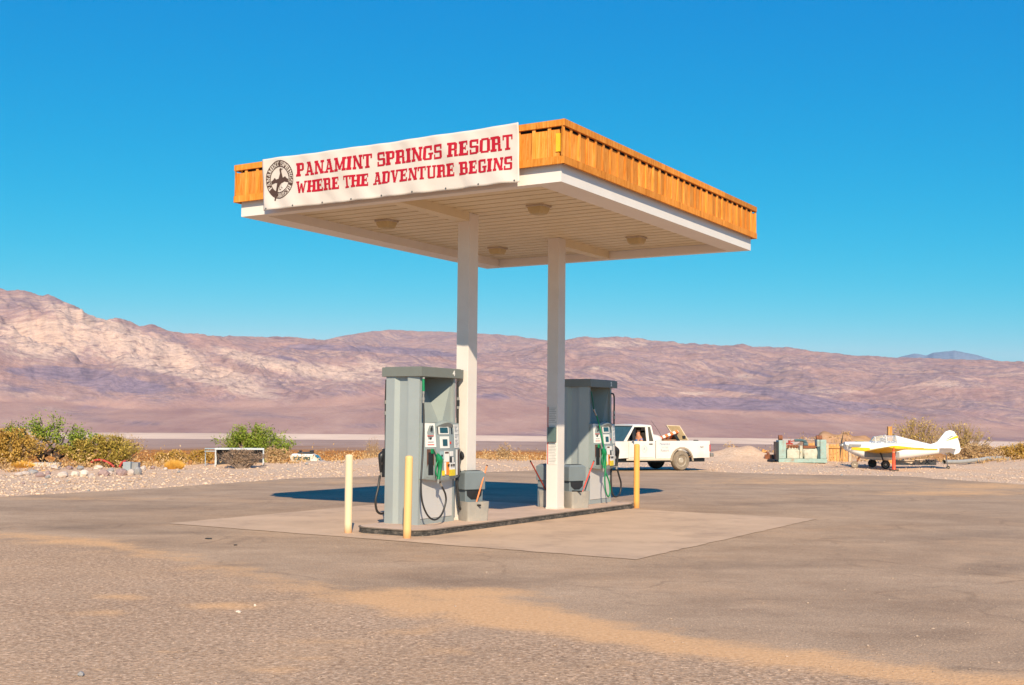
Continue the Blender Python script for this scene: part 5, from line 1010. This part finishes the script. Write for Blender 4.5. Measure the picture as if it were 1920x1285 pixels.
# ------------------------------------------------------------------ plants
def leafmat(name, cols, tr=.25):
    m, n, b = newmat(name); gm = n.nodes.new('ShaderNodeNewGeometry'); k = len(cols)
    col = ramp(n, gm.outputs['Random Per Island'], [(i / max(1, k - 1), c) for i, c in enumerate(cols)])
    f = noise(n, tc(n), 3.5, 3, .6); col = mix(n, ramp(n, f, [(.35, 0), (.7, .55)]), col, cols[-1]); n.links.new(col, b.inputs['Base Color']); b.inputs['Roughness'].default_value = .65; b.inputs['Specular IOR Level'].default_value = .25
    return m
M_BARK = mat('dark_bark', (.065, .04, .03), .9, 0, .3, 12); M_TWIG = mat('dry_twigs', (.34, .22, .13), .9, 0, .3, 12); M_TWD = mat('grey_twigs', (.24, .17, .13), .9, 0, .3, 12)
M_LGN = leafmat('mesquite_leaves', [(.06, .11, .01), (.17, .24, .02), (.32, .36, .05)]); M_LOR = leafmat('dry_orange_leaves', [(.24, .12, .015), (.42, .24, .04), (.58, .36, .09)]); M_LYG = leafmat('olive_leaves', [(.14, .11, .015), (.32, .24, .03), (.50, .34, .08)]); M_LTN = leafmat('tan_leaves', [(.30, .17, .07), (.48, .29, .13), (.62, .42, .22)]); M_LGR2 = leafmat('grey_brush_leaves', [(.20, .14, .10), (.36, .26, .19), (.30, .18, .10)])
M_LGD = leafmat('golden_leaves', [(.24, .16, .03), (.42, .28, .06), (.60, .42, .14)]); M_TUF = leafmat('orange_grass', [(.55, .26, .04), (.75, .42, .08)])
def cards(C, sz, up=.0, rng=RNG, asp=2.2):
    n = len(C); d = rng.normal(size=(n, 3)); d[:, 2] += up; d /= np.linalg.norm(d, axis=1)[:, None]; e = rng.normal(size=(n, 3)); e = np.cross(d, e); e /= np.linalg.norm(e, axis=1)[:, None]
    s = sz * rng.uniform(.6, 1.4, n)[:, None]; V = np.stack([C - d * s * .5 * asp ** .5, C + e * s * .5 / asp ** .5, C + d * s * .5 * asp ** .5, C - e * s * .5 / asp ** .5], 1).reshape(-1, 3)
    return V, np.arange(4 * n).reshape(n, 4)
def shrub(px0, px1, pyt, pyb, Y, leafm, label, cat='bush', name='desert_bush', twigm=M_TWIG, n=2600, stems=26, lobes=9, size=.045, trunk=False, upright=.0, group=None, dens_low=1.0, openness=.35, seed=0):
    rng = np.random.default_rng(seed * 7919 + int(px0) + 500); a = atY(px0, pyt, Y); b_ = atY(px1, pyb, Y); zb_ = min(b_[2], gzf((a[0] + b_[0]) / 2, Y) + .02); Hh = a[2] - zb_; Wd = b_[0] - a[0]; cx = (a[0] + b_[0]) / 2; Dp = min(Wd, Hh * 1.8 + .5) * .5
    o = thing(name, label, cat, (cx, Y, zb_), 0, group)
    tips = []; q = MB(); n = int(n * 2.6); size *= .92
    for i in range(stems):
        ang = rng.uniform(0, 2 * pi); rad = sqrt(rng.uniform(0, 1)); tx = rng.uniform(-.48, .48) * Wd; rad = min(1, abs(tx) / (.5 * Wd)) ** 1.3 * .9 + .1 * rad; ty = sin(ang) * rad * Dp * .46
        hz = Hh * (1 - (.42 if not trunk else .5) * rad ** 2) * rng.uniform(.8, 1.05); bx = tx * (.12 if not trunk else .05) + rng.normal() * .02 * Wd; by = ty * .12
        if trunk:
            k1 = (rng.choice([-1, 1]) * Wd * .10, rng.normal() * .08, Hh * .24); P = [(0, 0, -.05), (k1[0] * .5, k1[1] * .5, Hh * .12), k1, (tx * .6, ty * .6, hz * .62), (tx, ty, hz)]; R = [.05 * Hh, .042 * Hh, .03 * Hh, .012 * Hh, .004 * Hh]
        else: P = [(bx, by, -.05), ((bx * 1.2 + tx * .3), by + ty * .25, hz * .35), (tx * .75 + rng.normal() * .03, ty * .75, hz * .75), (tx * 1.02, ty, hz * 1.02)]; R = [.012, .009, .006, .002]
        if not trunk or i < 14: q.tube(P, [r * (1 if trunk else max(1, Hh)) for r in R], 5, cap=False)
        tips.append((tx, ty, hz, bx, by))
    q.build('trunk' if trunk else 'stems', M_BARK if trunk else twigm, o, True)
    C = []; per = n // stems
    for tx, ty, hz, bx, by in tips:
        t = rng.uniform(.32 if not trunk else .6, 1.03, per) ** (1 / dens_low); sp = (.10 if not trunk else .15) * (Hh + Wd) * .5 * rng.uniform(.5, 1.1)
        c = np.stack([bx + (tx - bx) * t, by + (ty - by) * t, hz * t], 1) + rng.normal(size=(per, 3)) * sp * np.array([1, 1, .55]) * .55
        C.append(c)
    C = np.concatenate(C)
    if trunk: C = C[(C[:, 2] > Hh * (.38 + .12 * np.sin(C[:, 0] * 4)))]
    C = C[(C[:, 2] > .02) & (perlin(C[:, 0] * 5 / max(.7, Hh) + seed, C[:, 2] * 5 / max(.7, Hh) + C[:, 1], 3) > -.5 + openness * .5 - .1)]
    V, F_ = cards(C, size, upright, rng); np_obj('foliage', V, F_, leafm, smooth=False, parent=o); return o
shrub(8, 180, 783, 879, 36.5, M_LGN, 'green mesquite tree with dark forked trunk at the far left', 'tree', 'mesquite_tree', n=3000, stems=34, trunk=True, size=.055, openness=.9, seed=1)
shrub(-70, 92, 806, 886, 35.9, M_LOR, 'dry golden brown bush at the left edge of the picture behind the mesquite', n=5200, stems=60, size=.05, seed=2)
shrub(112, 262, 818, 880, 36.1, M_LYG, 'olive and rust bush low behind the mesquite trunk', n=4600, stems=50, size=.05, seed=3)
shrub(-30, 60, 800, 880, 39.0, M_LYG, 'yellow green bush filling the far left behind the mesquite', n=3200, stems=40, size=.05, seed=13)
shrub(170, 272, 812, 876, 37.0, M_LTN, 'tan dry bush of tall bare twigs right of the mesquite', n=1500, stems=130, size=.035, openness=.8, upright=2, seed=4)
shrub(150, 215, 838, 876, 38.5, M_LOR, 'rust coloured bush between the mesquite and the tan twiggy bush', n=2600, stems=40, size=.045, seed=5)
shrub(408, 548, 800, 868, 48.5, M_LGN, 'round green mesquite bush behind the low metal frame', 'tree', 'green_bush', n=6500, stems=70, size=.06, openness=.3, seed=6)
shrub(405, 500, 842, 878, 36.9, M_LGR2, 'pinkish grey dead brush in front of the metal frame', n=1700, stems=110, size=.035, openness=.7, twigm=M_TWD, upright=1, seed=7)
shrub(488, 545, 838, 874, 41, M_LTN, 'low dry brush right of the metal frame', n=1900, stems=70, size=.04, openness=.6, seed=8)
shrub(355, 400, 842, 876, 41, M_LOR, 'small orange brush at the left end of the metal frame', n=1900, stems=40, size=.04, seed=9)
shrub(280, 360, 846, 875, 43, M_LOR, 'wide low orange brush between the twiggy bush and the metal frame', n=2600, stems=50, size=.045, seed=10)
shrub(682, 716, 822, 862, 62, M_LTN, 'thin bare bush just left of the near fuel dispenser', n=500, stems=50, size=.04, openness=.8, seed=11)
shrub(926, 962, 832, 862, 60, M_LTN, 'small tan bush seen between the two canopy columns', n=900, stems=50, size=.05, openness=.6, seed=12)
shrub(1662, 1775, 782, 862, 50.5, M_LGD, 'olive gold bush rising behind the airplane fuselage', n=1500, stems=110, size=.05, openness=.8, seed=14)
shrub(1745, 1860, 792, 868, 51.5, M_LGD, 'loose olive gold bush behind the airplane tail fin', n=1300, stems=120, size=.05, openness=.9, seed=15)
shrub(1795, 1880, 832, 866, 50.5, M_LTN, 'pale tan brush right of the airplane tail', n=2600, stems=80, size=.045, seed=16)
shrub(1860, 1990, 832, 864, 50.8, M_LOR, 'orange tan brush at the right edge of the picture above the pipe', n=4200, stems=80, size=.05, seed=17)
shrub(1385, 1430, 846, 868, 49.5, M_LYG, 'yellowish weed on the dirt mound left of the generator', n=700, stems=40, size=.035, seed=18)
# orange tuft of grass
def tuft(px0, px1, pyt, pyb, Y, label):
    a = atY(px0, pyt, Y); b_ = atY(px1, pyb, Y); Hh = a[2] - b_[2]; Wd = b_[0] - a[0]; zb_ = gzf((a[0] + b_[0]) / 2, Y); n = 700; rng = np.random.default_rng(abs(int(px0)))
    t = rng.uniform(0, 1, n); ang = rng.uniform(0, 2 * pi, n); rad = np.sqrt(rng.uniform(0, 1, n)); B0 = np.stack([np.cos(ang) * rad * Wd * .35, np.sin(ang) * rad * .3, 0 * t], 1); T0 = B0 + np.stack([np.cos(ang) * rad * Wd * .2, np.sin(ang) * rad * .15, Hh * rng.uniform(.6, 1, n) * (1 - .5 * rad ** 2)], 1)
    V = np.stack([B0 - [.008, 0, 0], B0 + [.008, 0, 0], T0], 1).reshape(-1, 3); o = np_obj('grass_tuft', V, np.arange(3 * n).reshape(n, 3), M_TUF, smooth=False); o.location = ((a[0] + b_[0]) / 2, Y, zb_); return tag(o, label, 'grass tuft')
tuft(20, 64, 874, 890, 33.2, 'bright orange tuft of dry grass left of the pale slab'); tuft(308, 346, 860, 884, 35.5, 'yellow brown tuft of dry grass on the gravel right of the metal boxes')

# far scrub: thousands of low bushes, one object
n = 8000; rng = np.random.default_rng(5)
azs = rng.uniform(-radians(27), radians(27), n); rs = 95 + 640 * rng.random(n) ** 1.5; X = rs * np.sin(azs); Y = rs * np.cos(azs); keep = (rs - crest(X, Y)) > 6; X, Y, rs = X[keep], Y[keep], rs[keep]; Zs = gz(X, Y); n = len(X); K = 26
hgt = rng.uniform(.35, .95, n) * (1 + .4 * (rs > 300)); off = rng.normal(size=(n, K, 3)) * np.array([.42, .42, .30]); off[:, :, 2] = np.abs(off[:, :, 2])
C = (np.stack([X, Y, Zs], 1)[:, None, :] + off * hgt[:, None, None] * 1.2).reshape(-1, 3); V, F_ = cards(C, .20, .0, rng, 1.6)
M_SCR = leafmat('scrub_leaves', [(.26, .10, .018), (.44, .17, .032), (.55, .25, .075)])
o = np_obj('desert_scrub', V, F_, M_SCR, smooth=False); tag(o, kind='stuff')
# sparse weeds along the gravel shoulder
n = 420; azs = rng.uniform(-radians(26), radians(26), n); X = np.zeros(n); Y = np.zeros(n); rr_ = crest(np.sin(azs) * 40, np.cos(azs) * 40) + rng.uniform(-1.5, 7, n); X = rr_ * np.sin(azs); Y = rr_ * np.cos(azs); Zs = gz(X, Y)
off = rng.normal(size=(n, 46, 3)) * np.array([.22, .22, .16]); off[:, :, 2] = np.abs(off[:, :, 2]); hh = rng.uniform(.5, 1.5, n)
mk = ~((X > 2) & (X < 9)); C = (np.stack([X, Y, Zs], 1)[:, None, :] + off * hh[:, None, None])[mk].reshape(-1, 3); V, F_ = cards(C, .055, 1.0, rng, 3)
o = np_obj('dry_weeds', V, F_, leafmat('weed_leaves', [(.34, .17, .05), (.52, .30, .11), (.62, .42, .22)]), smooth=False); tag(o, kind='stuff')

# ------------------------------------------------------------------ stones
M_R = [mat('pale_stone', (.52, .42, .36), .9, 0, .2, 8, bmp=.4, bscale=20), mat('mauve_stone', (.34, .23, .21), .9, 0, .2, 8, bmp=.4, bscale=20), mat('grey_stone', (.30, .28, .27), .9, 0, .2, 8, bmp=.4, bscale=20), mat('cream_stone', (.68, .57, .46), .9, 0, .15, 8, bmp=.4, bscale=20)]
def stone(px, py, wpx, hpx, mi, label, group=None, Y=None):
    g_ = gnd(px, py); Yy = g_[1]; s_ = Yy / FPX; r = (wpx * s_ / 2, wpx * s_ / 2 * .8, hpx * s_ * .62); q = MB(); q.blob((0, 0, r[2] * .55), r, .2, sub=2); o = q.build('stone', M_R[mi]); z = gzf(g_[0], Yy); o.location = (g_[0], Yy, z if Yy > 24 else 0); o.rotation_euler = (0, 0, random.uniform(0, 6)); tag(o, label, 'stone', group); return o
G1 = 'loose row of stones left of the frame'
ROW = 'irregular stone in the loose row of stones along the gravel at the far left'
for px_, py_, w_, h_, mi in ((118, 895, 20, 12, 0), (140, 893, 18, 11, 3), (157, 894, 18, 15, 3), (171, 897, 14, 9, 0), (195, 893, 20, 13, 1), (206, 892, 12, 9, 0), (184, 884, 22, 7, 3), (208, 886, 14, 8, 2), (228, 892, 24, 14, 1), (245, 892, 16, 12, 0), (258, 890, 20, 16, 2), (268, 884, 12, 10, 0), (90, 893, 14, 10, 1), (75, 895, 18, 10, 1), (62, 889, 22, 8, 2), (48, 892, 18, 9, 0), (35, 893, 14, 7, 0), (102, 886, 20, 8, 0), (130, 885, 16, 7, 1), (90, 898, 12, 6, 2), (150, 885, 14, 8, 2), (108, 903, 9, 5, 2), (128, 902, 8, 5, 2), (85, 909, 7, 4, 2), (166, 920, 6, 4, 2), (44, 906, 7, 4, 1), (310, 884, 9, 6, 0), (286, 880, 10, 7, 1), (335, 887, 8, 4, 2)): stone(px_, py_, w_, h_, mi, ROW, G1)
stone(575, 874, 7, 5, 2, 'dark stone on the gravel bank right of the frame'); stone(540, 881, 6, 4, 2, 'small dark stone at the foot of the gravel bank'); stone(152, 1268, 15, 9, 2, 'dark grey stone in the near left corner of the lot')
stone(447, 1149, 12, 4, 3, 'flat pale stone on the orange dust patch in the foreground'); stone(478, 1137, 6, 4, 3, 'tiny pale stone beyond the flat pale stone on the dust'); stone(1578, 892, 5, 5, 2, 'small dark stone on the gravel before the timber fence')
def gl_scat(name, n, region, szr, mats, seed, off=False):
    rng = np.random.default_rng(seed); px = rng.uniform(*region[0], n); py = region[1][0] + (region[1][1] - region[1][0]) * rng.random(n) ** region[2]; P = np.array([gnd(a, b_) for a, b_ in zip(px, py)])
    if off: P = P[~inpoly(P[:, 0], P[:, 1], bp)]; n = len(P)
    bm = bmesh.new(); bmesh.ops.create_icosphere(bm, subdivisions=1, radius=1); bv = np.array([v.co[:] for v in bm.verts]); bf = np.array([[v.index for v in f.verts] for f in bm.faces]); bm.free(); k = len(bv)
    far_ = P[:, 1] > 24; z = np.where(P[:, 1] > 20, np.maximum(gz(P[:, 0], P[:, 1]), -.02), 0); s_ = rng.uniform(szr[0], szr[1], n) ** 1 * rng.uniform(.4, 1, n) ** 2; sc_ = np.stack([s_ * rng.uniform(.8, 1.5, n), s_ * rng.uniform(.7, 1.2, n), s_ * rng.uniform(.35, .8, n)], 1)
    jit = rng.normal(size=(n, k, 3)) * .13; V = (bv[None] * (1 + jit)) * sc_[:, None, :] + np.stack([P[:, 0], P[:, 1], z + sc_[:, 2] * .5], 1)[:, None, :]
    F_ = (bf[None] + (np.arange(n) * k)[:, None, None]).reshape(-1, 3); o = np_obj(name, V.reshape(-1, 3), F_, mats, smooth=False); return tag(o, kind='stuff')
M_PEB = leafmat('pebbles', [(.30, .20, .14), (.56, .40, .28), (.70, .52, .39)])
gl_scat('gravel_stones', 6500, ((-40, 640), (868, 930), 1.1), (.012, .055), M_PEB, 1, True); gl_scat('roadside_gravel', 3500, ((1340, 1960), (866, 905), 1.0), (.012, .045), M_PEB, 2, True); gl_scat('bank_gravel', 3000, ((560, 1360), (864, 893), 1.0), (.012, .045), M_PEB, 4, True)
M_PB2 = leafmat('lot_pebbles', [(.22, .15, .11), (.40, .28, .20), (.50, .37, .28)]); gl_scat('loose_pebbles', 5000, ((-60, 1980), (1030, 1300), .6), (.002, .007), M_PB2, 3); gl_scat('stray_pebbles', 500, ((-60, 1980), (925, 1290), .8), (.005, .014), M_PB2, 6)
# slab, boxes and red scrap at far left
p = atY(88, 876, 34.6); q = MB(); q.box(-.38, .38, -.3, .3, -.05, .15, bev=.03); o = q.build('concrete_slab', mat('pale_slab', (.56, .46, .37), .9, 0, .1, 4)); o.location = (p[0], 34.6, gzf(p[0], 34.6)); o.rotation_euler = (0, 0, .25); tag(o, 'pale broken concrete slab under the mesquite tree', 'slab')
p = atY(241, 878, 34.4); o = MB().box(-.12, .10, -.15, .15, 0, .25, bev=.01).build('metal_box', mat('blue_metal_box', (.29, .33, .35), .5, 0, .1)); o.location = (p[0], 34.4, gzf(p[0], 34.4)); tag(o, 'blue grey metal box beside the stone row', 'box')
p = atY(254, 878, 34.5); o = MB().box(-.09, .11, -.12, .12, 0, .23, bev=.01).build('metal_box', mat('grey_metal_box', (.28, .27, .27), .6, 0, .2)); o.location = (p[0], 34.5, gzf(p[0], 34.5)); tag(o, 'weathered grey metal box right of the blue grey one', 'box')
for (pts, Yq, lbl) in (([(166, 872), (176, 864), (190, 863), (204, 868), (214, 876)], 35.6, 'bent red pipe scrap low in the rust coloured bush'), ([(224, 876), (229, 868), (236, 864)], 34.6, 'short red scrap leaning beside the blue grey box')):
    q = MB(); q.tube(smooth_path([tuple(atY(a, b_, Yq)) for a, b_ in pts], 4), .035, 8); tag(q.build('red_scrap', mat('red_scrap_paint', (.45, .04, .03), .6), None, True), lbl, 'scrap')
# dark scraps and stains on the lot
for px_, py_, w_, lbl in ((392, 1011, .07, 'flat black scrap on the lot left of the concrete pad'), (441, 1023, .035, 'tiny dark scrap nearer than the flat black scrap')):
    g_ = gnd(px_, py_); q = MB(); pl_ = [(w_ * .7 * cos(a) * random.uniform(.4, 1.2), w_ * .7 * sin(a) * random.uniform(.6, 1.1)) for a in [2 * pi * i / 11 for i in range(11)]]; q.prism(pl_, .001, .012); o = q.build('rubber_scrap', M_TYB); o.location = (g_[0], g_[1], 0); tag(o, lbl, 'scrap')

# ------------------------------------------------------------------ haze: pale desert air round everything
q = MB().box(-32000, 32000, -3000, 42000, -110, 1460); m = bpy.data.materials.new('pale_air'); m.use_nodes = True; n = m.node_tree; n.nodes.clear()
pv = n.nodes.new('ShaderNodeVolumePrincipled'); pv.inputs['Color'].default_value = (.52, .78, 1.0, 1); pv.inputs['Density'].default_value = 1.4e-5; pv.inputs['Anisotropy'].default_value = 0
mo = n.nodes.new('ShaderNodeOutputMaterial'); n.links.new(pv.outputs[0], mo.inputs['Volume'])
hz = q.build('haze', m); tag(hz, kind='stuff')
